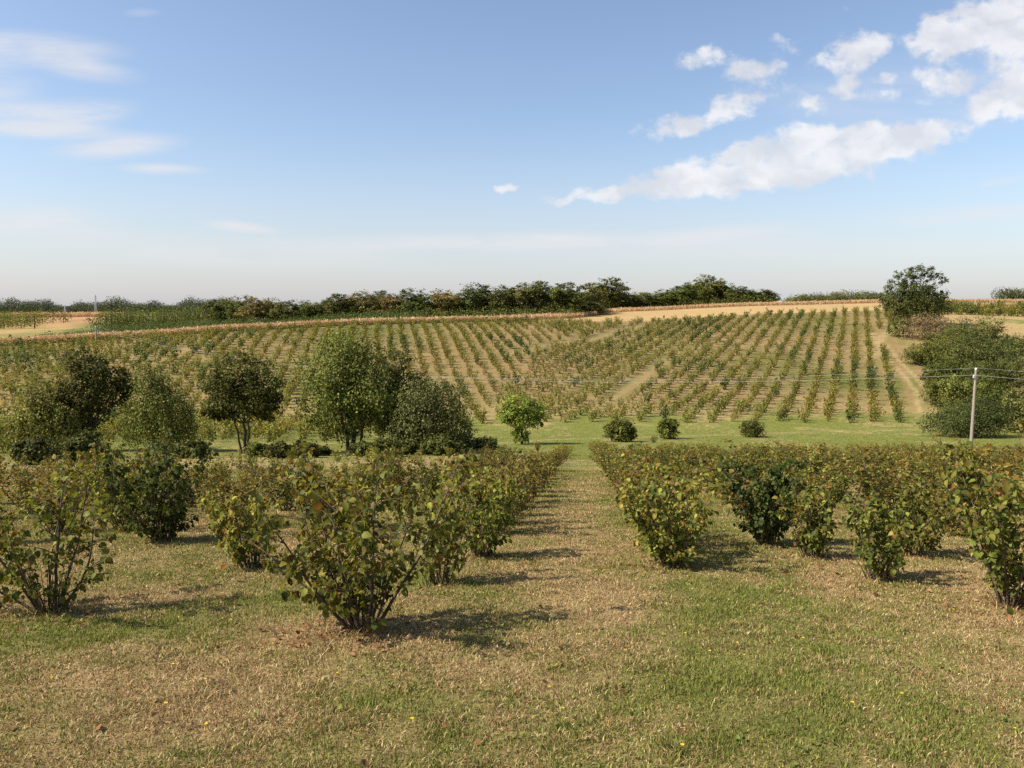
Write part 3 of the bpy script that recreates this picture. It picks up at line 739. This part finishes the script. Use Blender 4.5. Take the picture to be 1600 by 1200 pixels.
loc, H = tall(549, 522, 60)
tree('willow_tree', 'largest pale green willow with a wide feathery crown', 'tree', loc, H, [(-.03, 0, .86, .22, .22, .14), (.09, 0, .76, .24, .24, .16), (-.13, 0, .66, .26, .26, .18), (.05, -.05, .52, .33, .3, .2), (-.1, 0, .36, .26, .26, .16), (.16, .05, .36, .22, .22, .15)], PAL_PALE[:3] + PAL_MID, 11000, .17, .17, 3, 5, .10, TG, 30)
loc, H = tall(620, 552, 63)
tree('alder_tree', 'narrow dark tree between the pale willow and the greyish one', 'tree', loc, H, [(.0, 0, .82, .17, .17, .16), (.06, 0, .62, .22, .22, .18), (-.08, 0, .48, .2, .2, .18), (.02, 0, .30, .2, .2, .16)], PAL_DARK, 5500, .17, .12, 1, 6, 0, TG, 30)
loc, H = tall(672, 586, 58)
tree('grey_willow', 'greyish olive willow spreading over a shaded hedge', 'tree', loc, H, [(-.12, 0, .78, .28, .28, .2), (.2, 0, .72, .26, .26, .2), (0, 0, .5, .42, .36, .24), (-.25, 0, .34, .22, .22, .2), (.28, 0, .34, .24, .24, .2)], PAL_GREY, 7000, .15, .10, 4, 7, .18, TG, 30)
x, y = pick(816, 694)
tree('lime_green_tree', 'small bright lime green tree standing alone in the valley', 'tree', G3(x, y), hgt(609, x, y), [(-.08, 0, .78, .28, .28, .2), (.18, 0, .62, .28, .28, .18), (-.22, 0, .58, .25, .25, .18), (.0, 0, .5, .4, .36, .16), (0, -.02, .18, .17, .17, .15)], PAL_LIME, 5200, .15, .10, 1, 8, 0, TG, 30)

def shrub(name, lab, px, base, wpx, top, pal, n, size, seed, dense=False, group=None, weep=0, d=None):
    if d is None: x, y = pick(px, base)
    else: x, y = at(px, d)
    H = hgt(top, x, y); wr = wpx / 2 / F * y / H
    g = np.random.default_rng(seed)
    lobes = [(0, 0, .48, wr * .80, wr * .7, .50)]
    for _ in range(5):
        a = g.uniform(0, 6.28); lobes.append((math.cos(a) * wr * .52, math.sin(a) * wr * .45, g.uniform(.36, .66), wr * .46, wr * .42, g.uniform(.28, .38)))
    lobes.append((0, 0, .25, wr * .95, wr * .75, .26))
    t = tree(name, lab, 'shrub', G3(x, y), H, lobes, pal, n, size, .04 * H ** .5, 3, seed, weep, group, 22 if dense else 28, trunk_top=.45)
    for c in t.children:
        c.name = 'foliage' if c.name.startswith('crown') else 'stems'
    return t
SG = 'shrubs in the valley and along the right-hand hedge'
shrub('shrub', 'wide dark green round bush on the valley grass, right of the lane end', 970, 690, 52, 652, PAL_MID, 2600, .17, 31, group=SG)
shrub('shrub', 'olive round bush, second from the lane end on the valley grass', 1045, 686, 38, 652, PAL_YEL + OLIVE, 1900, .16, 32, group=SG)
shrub('clipped_shrub', 'dense dark ball-shaped shrub alone on the bright grass strip', 1176, 683, 42, 654, PAL_DARK, 2600, .12, 33, True, SG)
shrub('clipped_shrub', 'very wide dense dark shrub behind the utility pole', 1505, 682, 142, 620, PAL_DARK[:2] + PAL_BLUE, 9500, .15, 34, True, SG)
shrub('shrub', 'olive shrub right of the wide dense dark one', 1592, 676, 70, 604, PAL_GREY + PAL_YEL, 4000, .17, 35, group=SG)
shrub('shrub', 'dark round bush at the foot of the willows, left of the track', 405, 714, 40, 690, PAL_MID, 1600, .13, 36, group=SG)
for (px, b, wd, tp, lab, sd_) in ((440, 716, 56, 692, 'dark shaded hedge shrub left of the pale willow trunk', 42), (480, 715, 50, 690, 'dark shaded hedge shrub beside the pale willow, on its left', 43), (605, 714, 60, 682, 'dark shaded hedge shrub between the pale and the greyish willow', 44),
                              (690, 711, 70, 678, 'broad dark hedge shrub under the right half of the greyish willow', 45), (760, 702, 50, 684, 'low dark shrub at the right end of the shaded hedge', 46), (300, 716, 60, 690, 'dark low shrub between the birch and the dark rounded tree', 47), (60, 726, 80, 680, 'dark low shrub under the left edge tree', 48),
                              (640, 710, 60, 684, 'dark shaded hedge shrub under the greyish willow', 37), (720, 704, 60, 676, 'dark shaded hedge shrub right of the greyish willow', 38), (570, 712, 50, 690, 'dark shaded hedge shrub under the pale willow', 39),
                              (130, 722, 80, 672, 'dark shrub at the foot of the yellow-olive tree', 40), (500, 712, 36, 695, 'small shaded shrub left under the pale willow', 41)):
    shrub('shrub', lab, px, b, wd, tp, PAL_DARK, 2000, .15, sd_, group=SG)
for (px, d, wd, tp, pal, n, lab, sd_) in (
        (1446, 178, 95, 489, PAL_BROWN, 4200, 'large brown half-dead shrub under the big oak', 51), (1405, 182, 40, 492, PAL_MID, 1600, 'green shrub at the track bend, left of the brown one', 52),
        (1440, 150, 70, 535, PAL_MID, 3200, 'bright green shrub on the track side, below the brown one', 53), (1500, 165, 80, 494, PAL_MID + PAL_BLUE, 3600, 'dark green shrub right of the brown one', 54),
        (1540, 160, 70, 490, PAL_BLUE + PAL_YEL, 3400, 'blue-green tall shrub near the top of the hedge', 55), (1582, 155, 60, 512, PAL_BLUE, 3000, 'blue-green shrub at the right edge of the hedge', 56),
        (1497, 140, 80, 528, PAL_MID + PAL_GREY, 3600, 'mid green shrub in the middle of the hedge', 57), (1552, 135, 80, 535, PAL_BLUE, 3600, 'greyish blue shrub in the middle of the hedge', 58),
        (1470, 126, 70, 556, PAL_DARK + PAL_MID, 3200, 'dark green shrub above the power line, by the track', 59), (1530, 120, 80, 560, PAL_GREY + PAL_MID, 3400, 'olive green shrub just above the pole top', 60),
        (1600, 120, 80, 552, PAL_GREY, 3000, 'olive shrub at the right edge, level with the pole top', 61), (1497, 105, 70, 584, PAL_YEL + PAL_MID, 3400, 'yellowish olive shrub left of the pole', 62),
        (1545, 103, 66, 580, PAL_MID, 3400, 'mid green shrub right of the pole', 63), (1592, 104, 70, 588, PAL_BROWN + PAL_GREY, 3000, 'brownish shrub at the right edge behind the pole', 64),
        (1470, 152, 74, 516, PAL_MID, 3400, 'mid green shrub directly below the brown one, right of the track bend', 67), (1522, 147, 84, 514, PAL_MID + PAL_BLUE, 3600, 'mid green shrub in the upper middle of the hedge', 68),
        (1568, 122, 84, 556, PAL_MID, 3600, 'green shrub above and right of the pole top', 69), (1580, 142, 80, 528, PAL_MID + PAL_GREY, 3400, 'green shrub in the upper right part of the hedge', 71),
        (1470, 112, 60, 580, PAL_MID, 3000, 'green shrub at the lower left flank of the hedge', 72), (1560, 98, 80, 606, PAL_MID + PAL_DARK, 3400, 'green shrub low behind the pole', 73),
        (1650, 130, 90, 545, PAL_GREY, 2600, 'olive shrub past the right edge', 65), (1655, 95, 80, 600, PAL_MID, 2600, 'green shrub past the right edge', 66)):
    shrub('shrub', lab, px, 0, wd, tp, pal, n, .24 if d > 125 else .2, sd_, group=SG, d=d)
loc, H = tall(1428, 419, 200)
tree('oak_tree', 'big lone oak on the skyline with sky showing through its crown', 'tree', loc, H, [(-.17, 0, .82, .17, .16, .13), (.10, 0, .88, .20, .18, .12), (.33, 0, .72, .15, .15, .14), (-.33, 0, .64, .17, .17, .12), (-.02, .05, .60, .30, .28, .13), (.14, 0, .42, .40, .3, .16), (-.22, 0, .38, .36, .3, .17), (.0, -.05, .2, .46, .3, .18), (-.50, 0, .47, .11, .09, .09), (.42, 0, .50, .13, .11, .08)], [(.07, .085, .019), (.085, .10, .022), (.058, .07, .016), (.105, .115, .026)], 11000, .34, .28, 1, 70, 0, None, 40)

# the wood behind the crest: a few kinds, copied and turned
wood_rng = np.random.default_rng(77)
wp = {}
for kind, pal in (('dark green', PAL_DARK + PAL_MID[:2]), ('mid green', PAL_MID), ('rusty', PAL_RUST + PAL_YEL), ('olive', PAL_GREY + PAL_YEL + PAL_MID)):
    for j in range(2):
        g = np.random.default_rng(900 + len(wp) * 7)
        lobes = [(g.normal(0, .05), g.normal(0, .05),   .79, .26, .26, .19)] + [(math.cos(a) * .22, math.sin(a) * .22, g.uniform(.35, .68), .22, .22, .2) for a in np.arange(5) * 1.26 + g.uniform(0, 1)] + [(0, 0, .3, .32, .32, .26), (0, 0, .5, .3, .3, .25)]
        t = tree('wood_tree', 'x', 'tree', (0, 0, 0), 10, lobes, pal, 3600, .36, .16, 1, 910 + len(wp), 0, 'trees of the wood behind the crest', 26)
        wp[(kind, j)] = t
used = set()
def copy_thing(src, loc, rz, sx, sz, label):
    r = src.copy(); COL.objects.link(r)
    for c in src.children:
        k = c.copy(); COL.objects.link(k); k.parent = r
    r.location = loc; r.rotation_euler = (0, 0, rz); r.scale = (sx, sx, sz); r['label'] = label
    return r
WOOD = [(345, 472, 34, 'dark green', 262), (362, 468, 30, 'olive', 268), (378, 466, 36, 'dark green', 258), (398, 469, 38, 'rusty', 250), (420, 470, 36, 'rusty', 256), (440, 474, 30, 'olive', 250), (466, 472, 34, 'dark green', 262), (488, 473, 30, 'mid green', 258),
        (510, 472, 34, 'olive', 262), (532, 463, 42, 'dark green', 250), (550, 465, 30, 'rusty', 262), (566, 459, 40, 'rusty', 254), (584, 464, 34, 'olive', 262), (594, 458, 32, 'dark green', 268), (612, 463, 34, 'rusty', 252), (630, 466, 30, 'olive', 250),
        (652, 455, 48, 'dark green', 250), (676, 464, 32, 'olive', 262), (694, 457, 44, 'rusty', 250), (716, 461, 36, 'olive', 256), (740, 447, 46, 'dark green', 252), (762, 457, 36, 'olive', 258), (784, 450, 46, 'dark green', 250), (806, 454, 36, 'mid green', 256),
        (828, 447, 46, 'olive', 248), (848, 444, 36, 'dark green', 254), (866, 456, 34, 'mid green', 250), (882, 446, 48, 'dark green', 250), (905, 460, 32, 'mid green', 262), (922, 446, 36, 'olive', 268), (946, 438, 50, 'dark green', 274), (966, 449, 36, 'olive', 280), (925, 472, 34, 'olive', 262),
        (985, 461, 34, 'mid green', 284), (1004, 459, 40, 'olive', 290), (1026, 459, 38, 'mid green', 292), (1046, 455, 40, 'mid green', 296), (1066, 449, 42, 'dark green', 300), (1084, 444, 34, 'mid green', 306), (1098, 433, 38, 'olive', 318), (1116, 440, 40, 'olive', 316),
        (1132, 442, 36, 'olive', 318), (1148, 450, 38, 'dark green', 310), (1165, 456, 36, 'mid green', 312), (1182, 454, 36, 'dark green', 312), (1200, 456, 26, 'dark green', 314)]
for i, (px, top, wpx, kind, d) in enumerate(WOOD):
    d += 32 if px > 940 else 0
    x, y = at(px, d); H = hgt(top, x, y) * 1.08 ; wr = wpx / F * d
    key = (kind, i % 2); s = wp[key]
    lab = f'{kind} tree in the wood on the crest, {ORD[i] if i < len(ORD) else i} from its left end'
    sx = wr / 5.7; sz = H / 9.6
    if key in used: copy_thing(s, G3(x, y), wood_rng.uniform(0, 6.28), sx, sz, lab)
    else:
        used.add(key); s.location = G3(x, y); s.scale = (sx, sx, sz); s.rotation_euler = (0, 0, wood_rng.uniform(0, 6.28)); s['label'] = lab

# far masses that read as one wood or thicket each
def mass(name, lab, spots, pal, size, seed, per=60, cat='wood', tone=1.):
    g = np.random.default_rng(seed); a = Acc()
    for (px, d, h, r) in spots:
        x, y = at(px, d); z = float(ground(x, y))
        n = per
        dd = unit(g.normal(0, 1, (n, 3))); rr = g.uniform(.3, 1, (n, 1)) ** .5
        P = np.array([x, y, z + h * .5]) + dd * rr * np.array([r, r, h * .5])
        leaves(a, P, g.normal(0, 1, (n, 3)), unit(dd + np.array([0, 0, .6]) + g.normal(0, .4, (n, 3))), size * g.uniform(.6, 1.3, n), pickcol(pal, n, g) * g.normal(1, .15) * tone, DIA)
        tube(a, np.array([[x, y, z - .3], [x, y, z + h * .4], [x, y, z + h * .8]]), [h * .025, h * .02, h * .008], 4, (.07, .055, .04))
    tag(obj(name, a, M_tree), lab, cat, kind='stuff')
g = np.random.default_rng(5)
sp_ = []
for px in np.arange(60, 660, 4.2):                  # low young green growth below the wood
    for d in (np.arange(205, 300, 9) if px < 420 else np.arange(208, 250, 9)):
        if px < 130 + (d - 205) * .4 and d > 225 or px < 90 and d < 215: continue
        sp_.append((px + g.normal(0, 2), d + g.normal(0, 3), g.uniform(1.6, 3.6), g.uniform(1.2, 2.2)))
mass('thicket', 'low green thicket of young trees behind the corn strip on the left', sp_, [(.075, .098, .02), (.09, .115, .024), (.06, .08, .018), (.11, .122, .028)], .36, 6, 55, 'thicket')
sp_ = [(px + g.normal(0, 3), d + g.normal(0, 8), g.uniform(5, 9), g.uniform(3.5, 6)) for px in np.arange(160, 430, 7) for d in (300, 330, 370)]
mass('distant_wood', 'dark wood rising behind the thicket on the left', sp_, PAL_DARK + PAL_MID, .55, 7, 170)
sp_ = [(px + g.normal(0, 3), d + g.normal(0, 8), g.uniform(4, 8), g.uniform(3, 6)) for px in np.arange(-90, 110, 8) for d in (330, 360, 400) if px + (d - 330) * .2 < 60 or d > 395]
mass('thicket', 'olive thicket on the far left beyond the tan meadow', sp_, PAL_YEL + PAL_MID, .55, 8, 170, 'thicket')
sp_ = [(px + g.normal(0, 2), d + g.normal(0, 15), g.uniform(9, 15) * (1 + .25 * math.sin(px / 23.) + .2 * math.sin(px / 9.)), g.uniform(6, 10)) for px in np.arange(-110, 380, 4) for d in (880, 920)]
mass('distant_wood', 'grey-green line of trees along the left horizon', sp_, [(.06, .078, .032), (.07, .09, .038), (.052, .068, .03)], 1.1, 9, 220)
sp_ = [(px + g.normal(0, 2), d, g.uniform(5, 8.5) * (.6 + .4 * min(1, (px - 1232) / 25.)), g.uniform(3, 5)) for px in np.arange(1234, 1385, 5) for d in (440, 456)]
mass('distant_wood', 'small distant line of trees left of the big oak', sp_, PAL_MID + [(.06, .08, .03)], .6, 10, 220)
sp_ = [(px + g.normal(0, 2), d, g.uniform(6, 8.5), g.uniform(3, 5)) for px in np.arange(1562, 1740, 6) for d in (400, 420)]
mass('distant_wood', 'distant clump of trees at the right end of the skyline', sp_, PAL_MID + PAL_DARK, .6, 11, 220)
sp_ = [(px + g.normal(0, 2), d + g.normal(0, 3), g.uniform(2, 4.2), g.uniform(1.8, 3)) for px in np.arange(500, 905, 5) for d in (236, 243)]
mass('undergrowth', 'dark undergrowth along the foot of the wood', sp_, PAL_MID + PAL_DARK, .5, 12, 40, 'undergrowth')
sp_ = [(px + g.normal(0, 2), np.interp(px, [980, 1210], [318, 332]) + g.normal(0, 3), g.uniform(2.5, 5), g.uniform(2, 3)) for px in np.arange(900, 1212, 4)]
mass('undergrowth', 'dark undergrowth along the right part of the wood', sp_, PAL_MID + PAL_DARK, .55, 13, 46, 'undergrowth')

# ------------------------------------------------------------------ poles, wires, masts
WOODC = (.25, .215, .165); GREYC = (.30, .31, .31); PORC = (.62, .60, .56)
def box(a, c, sx, sy, sz, col):
    v = np.array([[x, y, z] for x in (-.5, .5) for y in (-.5, .5) for z in (-.5, .5)]) * np.array([sx, sy, sz]) + np.array(c)
    a.add(v, None, [(0, 1, 3, 2), (4, 6, 7, 5), (0, 4, 5, 1), (2, 3, 7, 6), (0, 2, 6, 4), (1, 5, 7, 3)], col)
def pole(lab, x, y, H, r, arms, rz=0., lean=0.):
    t = thing('utility_pole', lab, 'utility pole', G3(x, y)); t.rotation_euler = (0, lean, rz)
    a = Acc(); tube(a, np.array([[0, 0, -.4], [0, 0, H * .5], [0, 0, H - .05], [0, 0, H]]), [r * 1.25, r, r * .72, r * .6], 12, WOODC); obj('pole_shaft', a, M_pole, t, sm=True)
    for (z, wd) in arms:
        a = Acc(); box(a, (0, 0, z), wd, .09, .10, GREYC); ca = obj('crossarm', a, M_pole, t)
        for s in (-1, 1):
            a = Acc(); xx = s * (wd / 2 - .08)
            tube(a, np.array([[xx, 0, z + .05], [xx, 0, z + .10], [xx, 0, z + .13], [xx, 0, z + .18], [xx, 0, z + .2]]), [.02, .06, .035, .055, .02], 8, PORC); obj('insulator', a, M_pole, ca, sm=True)
    a = Acc(); tube(a, np.array([[0, 0, H], [0, 0, H + .05], [0, 0, H + .08], [0, 0, H + .14], [0, 0, H + .17]]), [.03, .12, .07, .10, .03], 10, PORC); obj('insulator', a, M_pole, t, sm=True)
    return t
PX, PY = at(1517, 64); PH = hgt(578, PX, PY)
pole('tall weathered wooden utility pole standing behind the right-hand rows', PX, PY, PH, .12, [(PH - .62, .55)], R(20), R(.6))
QX, QY = at(151, 158); QH = hgt(511, QX, QY)
pole('distant utility pole on the left hillside above the dark tree', QX, QY, QH, .15, [(QH - .5, 1.5)], R(60))
def wire(lab, p, q, sag, r=.007):
    t = np.linspace(0, 1, 60)[:, None]; p = np.array(p); q = np.array(q)
    pts = p + (q - p) * t; pts[:, 2] -= (4 * sag * t * (1 - t))[:, 0]
    a = Acc(); tube(a, pts, np.full(60, r), 5, (.36, .35, .32)); tag(obj('power_wire', a, M_wire, sm=True), lab, 'wire', 'power wires of the valley line')
pz = G3(PX, PY)[2]; qz = G3(QX, QY)[2]
TX = PX + PH * math.sin(R(.6))
wire('upper power wire crossing the hill from the near pole leftwards', (TX, PY, pz + PH + .17), (QX, QY, qz + QH + .17), 4.6)
wire('lower power wire crossing the hill from the near pole leftwards', (TX - .2, PY, pz + PH - .42), (QX - .5, QY - .4, qz + QH - .3), 4.1, .0095)
wire('upper power wire running from the near pole out of the right edge', (TX, PY, pz + PH + .17), (PX + 70, PY - 42, pz + PH + 3.5), 2.0)
wire('lower power wire running from the near pole out of the right edge', (TX - .2, PY, pz + PH - .42), (PX + 70, PY - 42, pz + PH + 2.9), 2.0, .0095)
wire('upper power wire running from the distant pole out of the left edge', (QX, QY, qz + QH + .17), (QX - 60, QY + 34, qz + QH - 1.0), 1.2)
wire('lower power wire running from the distant pole out of the left edge', (QX - .5, QY - .4, qz + QH - .3), (QX - 60, QY + 34, qz + QH - 1.5), 1.2)
def mast(lab, px, d, top, wd):
    x, y = at(px, d); H = hgt(top, x, y)
    t = thing('power_mast', lab, 'mast', G3(x, y), 'thin masts on the left horizon'); a = Acc()
    for sx in (-1, 1):
        for sy in (-1, 1): tube(a, np.array([[sx * wd, sy * wd, -1], [sx * wd * .15, sy * wd * .15, H * .98]]), [.22, .16], 4, GREYC)
    for k in range(9):
        z0, z1 = H * k / 9, H * (k + 1) / 9; w0 = wd * (1 - .85 * k / 9); w1 = wd * (1 - .85 * (k + 1) / 9)
        for s in (-1, 1):
            tube(a, np.array([[-w0 * s, -w0, z0], [w1 * s, -w1, z1]]), [.1, .1], 3, GREYC); tube(a, np.array([[-w0 * s, w0, z0], [w1 * s, w1, z1]]), [.1, .1], 3, GREYC)
    obj('lattice', a, M_wire, t)
    for z, l in ((.80, .11), (.90, .08)):
        a = Acc(); box(a, (0, 0, H * z), l * H * 2, .3, .3, GREYC); obj('crossarm', a, M_wire, t)
mast('tallest thin lattice mast on the left horizon above the tree line', 150, 760, 460, 1.0)
mast('fainter low lattice mast in front of the left tree line', 102, 700, 476, .8)

# ------------------------------------------------------------------ grass
def scatter(n, y0, y1, p, g):                       # distances with density ~ y^-p per square metre
    a = 2 - p; f = g.uniform(0, 1, n); y = (y0 ** a + f * (y1 ** a - y0 ** a)) ** (1 / a)
    x = g.uniform(-.82, .82, n) * (y + 1.0)
    return x, y
g = np.random.default_rng(123)
NB = 1500000
x, y = scatter(NB, 2.2, 34, 1.6, g)
col, gf = ground_color(x, y)
dens = fbm(x / .22, y / .25, 101, 3)
keep = g.uniform(0, 1, NB) < np.clip(.62 + 1.4 * (dens - .35), .3, 1); x, y, gf, dens, col = x[keep], y[keep], gf[keep], dens[keep], col[keep]
vx, vy = scatter(150000, 33, 100, 1.2, g); vc, vg = ground_color(vx, vy)
x = np.concatenate([x, vx]); y = np.concatenate([y, vy]); gf = np.concatenate([gf, vg]); dens = np.concatenate([dens, np.full(len(vx), .5)])
# rank unmown grass round the stools
ex, ey = [], []
for (bx, by) in front_bushes:
    k = 260; a = g.uniform(0, 6.28, k); r = np.abs(g.normal(0, .22, k)); ex.append(bx + np.cos(a) * r); ey.append(by + np.sin(a) * r)
near_rows = [(r_[3], r_[4]) for r_ in rows if r_[4] < 24]
for (bx, by) in near_rows:
    k = 60; a = g.uniform(0, 6.28, k); r = np.abs(g.normal(0, .2, k)); ex.append(bx + np.cos(a) * r); ey.append(by + np.sin(a) * r)
ex = np.concatenate(ex); ey = np.concatenate(ey); ec, eg = ground_color(ex, ey)
tall_ = np.concatenate([np.ones(len(x)), np.full(len(ex), 2.4)]); x = np.concatenate([x, ex]); y = np.concatenate([y, ey]); gf = np.concatenate([gf, eg]); dens = np.concatenate([dens, np.full(len(ex), .6)])
n = len(x); z = ground(x, y) + (fbm(x / 1.7, y / 1.7, 91) - .5) * .05 * smooth(40, 10, y) - .004
isg = g.uniform(0, 1, n) < np.clip(gf * 1.05 + .03, .02, .96)
cb = np.where(isg[:, None], pickcol([(.145, .165, .032), (.18, .195, .042), (.115, .138, .028), (.25, .24, .06)], n, g), pickcol([(.39, .27, .12), (.46, .335, .155), (.31, .205, .09), (.22, .135, .06), (.54, .42, .215)], n, g))
h = (g.uniform(.010, .038, n) + np.clip(dens - .5, 0, .5) * .07) * np.where(isg, 1.05, .95) * tall_
h *= 1 + .35 * smooth(8, 30, y) + .8 * smooth(32, 60, y)
wd = g.uniform(.0013, .0025, n) * (1 + y / 6.5)
phi = g.uniform(0, 6.28, n); flat = (~isg) & (g.uniform(0, 1, n) < .6)
lean = np.where(isg, g.uniform(.1, 1.0, n), np.where(flat, g.uniform(1.0, 1.32, n), g.uniform(.2, 1.1, n)))
h = np.where(flat, h * 1.45, h); cb = np.where(flat[:, None], cb * g.uniform(.55, 1.0, (n, 1)), cb)
dirh = np.stack([np.cos(phi), np.sin(phi), 0 * phi], -1); upv = np.array([0, 0, 1.])
d1 = unit(dirh * np.sin(lean * .6)[:, None] + upv * np.cos(lean * .6)[:, None]); d2 = unit(dirh * np.sin(np.minimum(lean * 1.25, 1.62))[:, None] + upv * np.cos(np.minimum(lean * 1.25, 1.62))[:, None])
ps = g.uniform(0, 6.28, n); sdv = np.stack([np.cos(ps), np.sin(ps), 0 * ps], -1) * wd[:, None]
B = np.stack([x, y, z], -1); Mi = B + d1 * (h * .55)[:, None]; Ti = Mi + d2 * (h * .5)[:, None]
V = np.stack([B - sdv, B + sdv, Mi - sdv * .8, Mi + sdv * .8, Ti], 1).reshape(-1, 3)
o = (np.arange(n) * 5)[:, None]
ga = Acc(); ga.add(V, o + np.array([[2, 3, 4]]), o + np.array([[0, 1, 3, 2]]), np.repeat(cb, 5, axis=0))
wn = 1500; wx, wy = scatter(wn // 6, 2.4, 14, 1.2, g); wx = np.repeat(wx, 6) + g.normal(0, .03, wn // 6 * 6); wy = np.repeat(wy, 6) + g.normal(0, .03, wn // 6 * 6); wn = len(wx)
WP = np.stack([wx, wy, ground(wx, wy) + g.uniform(.005, .03, wn)], -1)
leaves(ga, WP, unit(np.stack([g.normal(0, 1, wn), g.normal(0, 1, wn), g.uniform(.0, .6, wn)], -1)), unit(np.array([0, 0, 1.]) + g.normal(0, .25, (wn, 3))), g.uniform(.02, .042, wn), pickcol([(.13, .15, .03), (.16, .175, .036), (.11, .13, .026)], wn, g), MID)
tag(obj('grass', ga, M_grass), 'short half-dry mown grass on the near slope', 'grass', kind='stuff')
# fallen hazel leaves
g = np.random.default_rng(321); fx, fy = [], []
for (bx, by), k in zip(front_bushes, [150, 60, 40, 20, 40, 40, 70, 60, 40, 30, 90, 20, 15]):
    fx.append(bx + g.normal(-.15, .5, k)); fy.append(by + g.normal(-.1, .35, k))
k = 260; sx_, sy_ = scatter(k, 2.4, 16, 1.0, g); fx.append(sx_); fy.append(sy_)
fx = np.concatenate(fx); fy = np.concatenate(fy); n = len(fx); P = np.stack([fx, fy, ground(fx, fy) + .025], -1)
fa = Acc(); leaves(fa, P, unit(np.stack([g.normal(0, 1, n), g.normal(0, 1, n), g.normal(0, .2, n)], -1)), unit(np.array([0, 0, 1.]) + g.normal(0, .45, (n, 3))), g.uniform(.03, .065, n), pickcol([(.22, .10, .04), (.17, .085, .035), (.27, .16, .07), (.12, .06, .03)], n, g), MID)
tag(obj('fallen_leaves', fa, M_dry), 'brown and reddish fallen hazel leaves scattered on the grass', 'leaves', kind='stuff')
# small yellow flower heads in the turf
n = 170; fx, fy = scatter(n, 2.6, 14, 1.0, g); keep = (fx > -.9) | (g.uniform(0, 1, n) < .35); fx, fy = fx[keep], fy[keep]; n = len(fx)
fl = Acc()
for j in range(n):
    c = np.array([fx[j], fy[j], float(ground(fx[j], fy[j])) + g.uniform(.035, .07)]); r = g.uniform(.007, .012)
    a = np.linspace(0, 6.283, 9)[:-1]; rim = c + np.stack([np.cos(a) * r, np.sin(a) * r, np.full(8, .004)], -1)
    fl.add(np.concatenate([[c], rim, [c - [0, 0, .06]]]), [(0, 1 + i, 1 + (i + 1) % 8) for i in range(8)] + [(0, 9, 3)], None, (.75, .55, .03))
tag(obj('wild_flowers', fl, M_dry), 'tiny yellow flower heads dotted through the grass', 'flowers', kind='stuff')
print('near rows', len(rows), 'individuals', len(indiv) + len(FR), 'hill', n_hill)
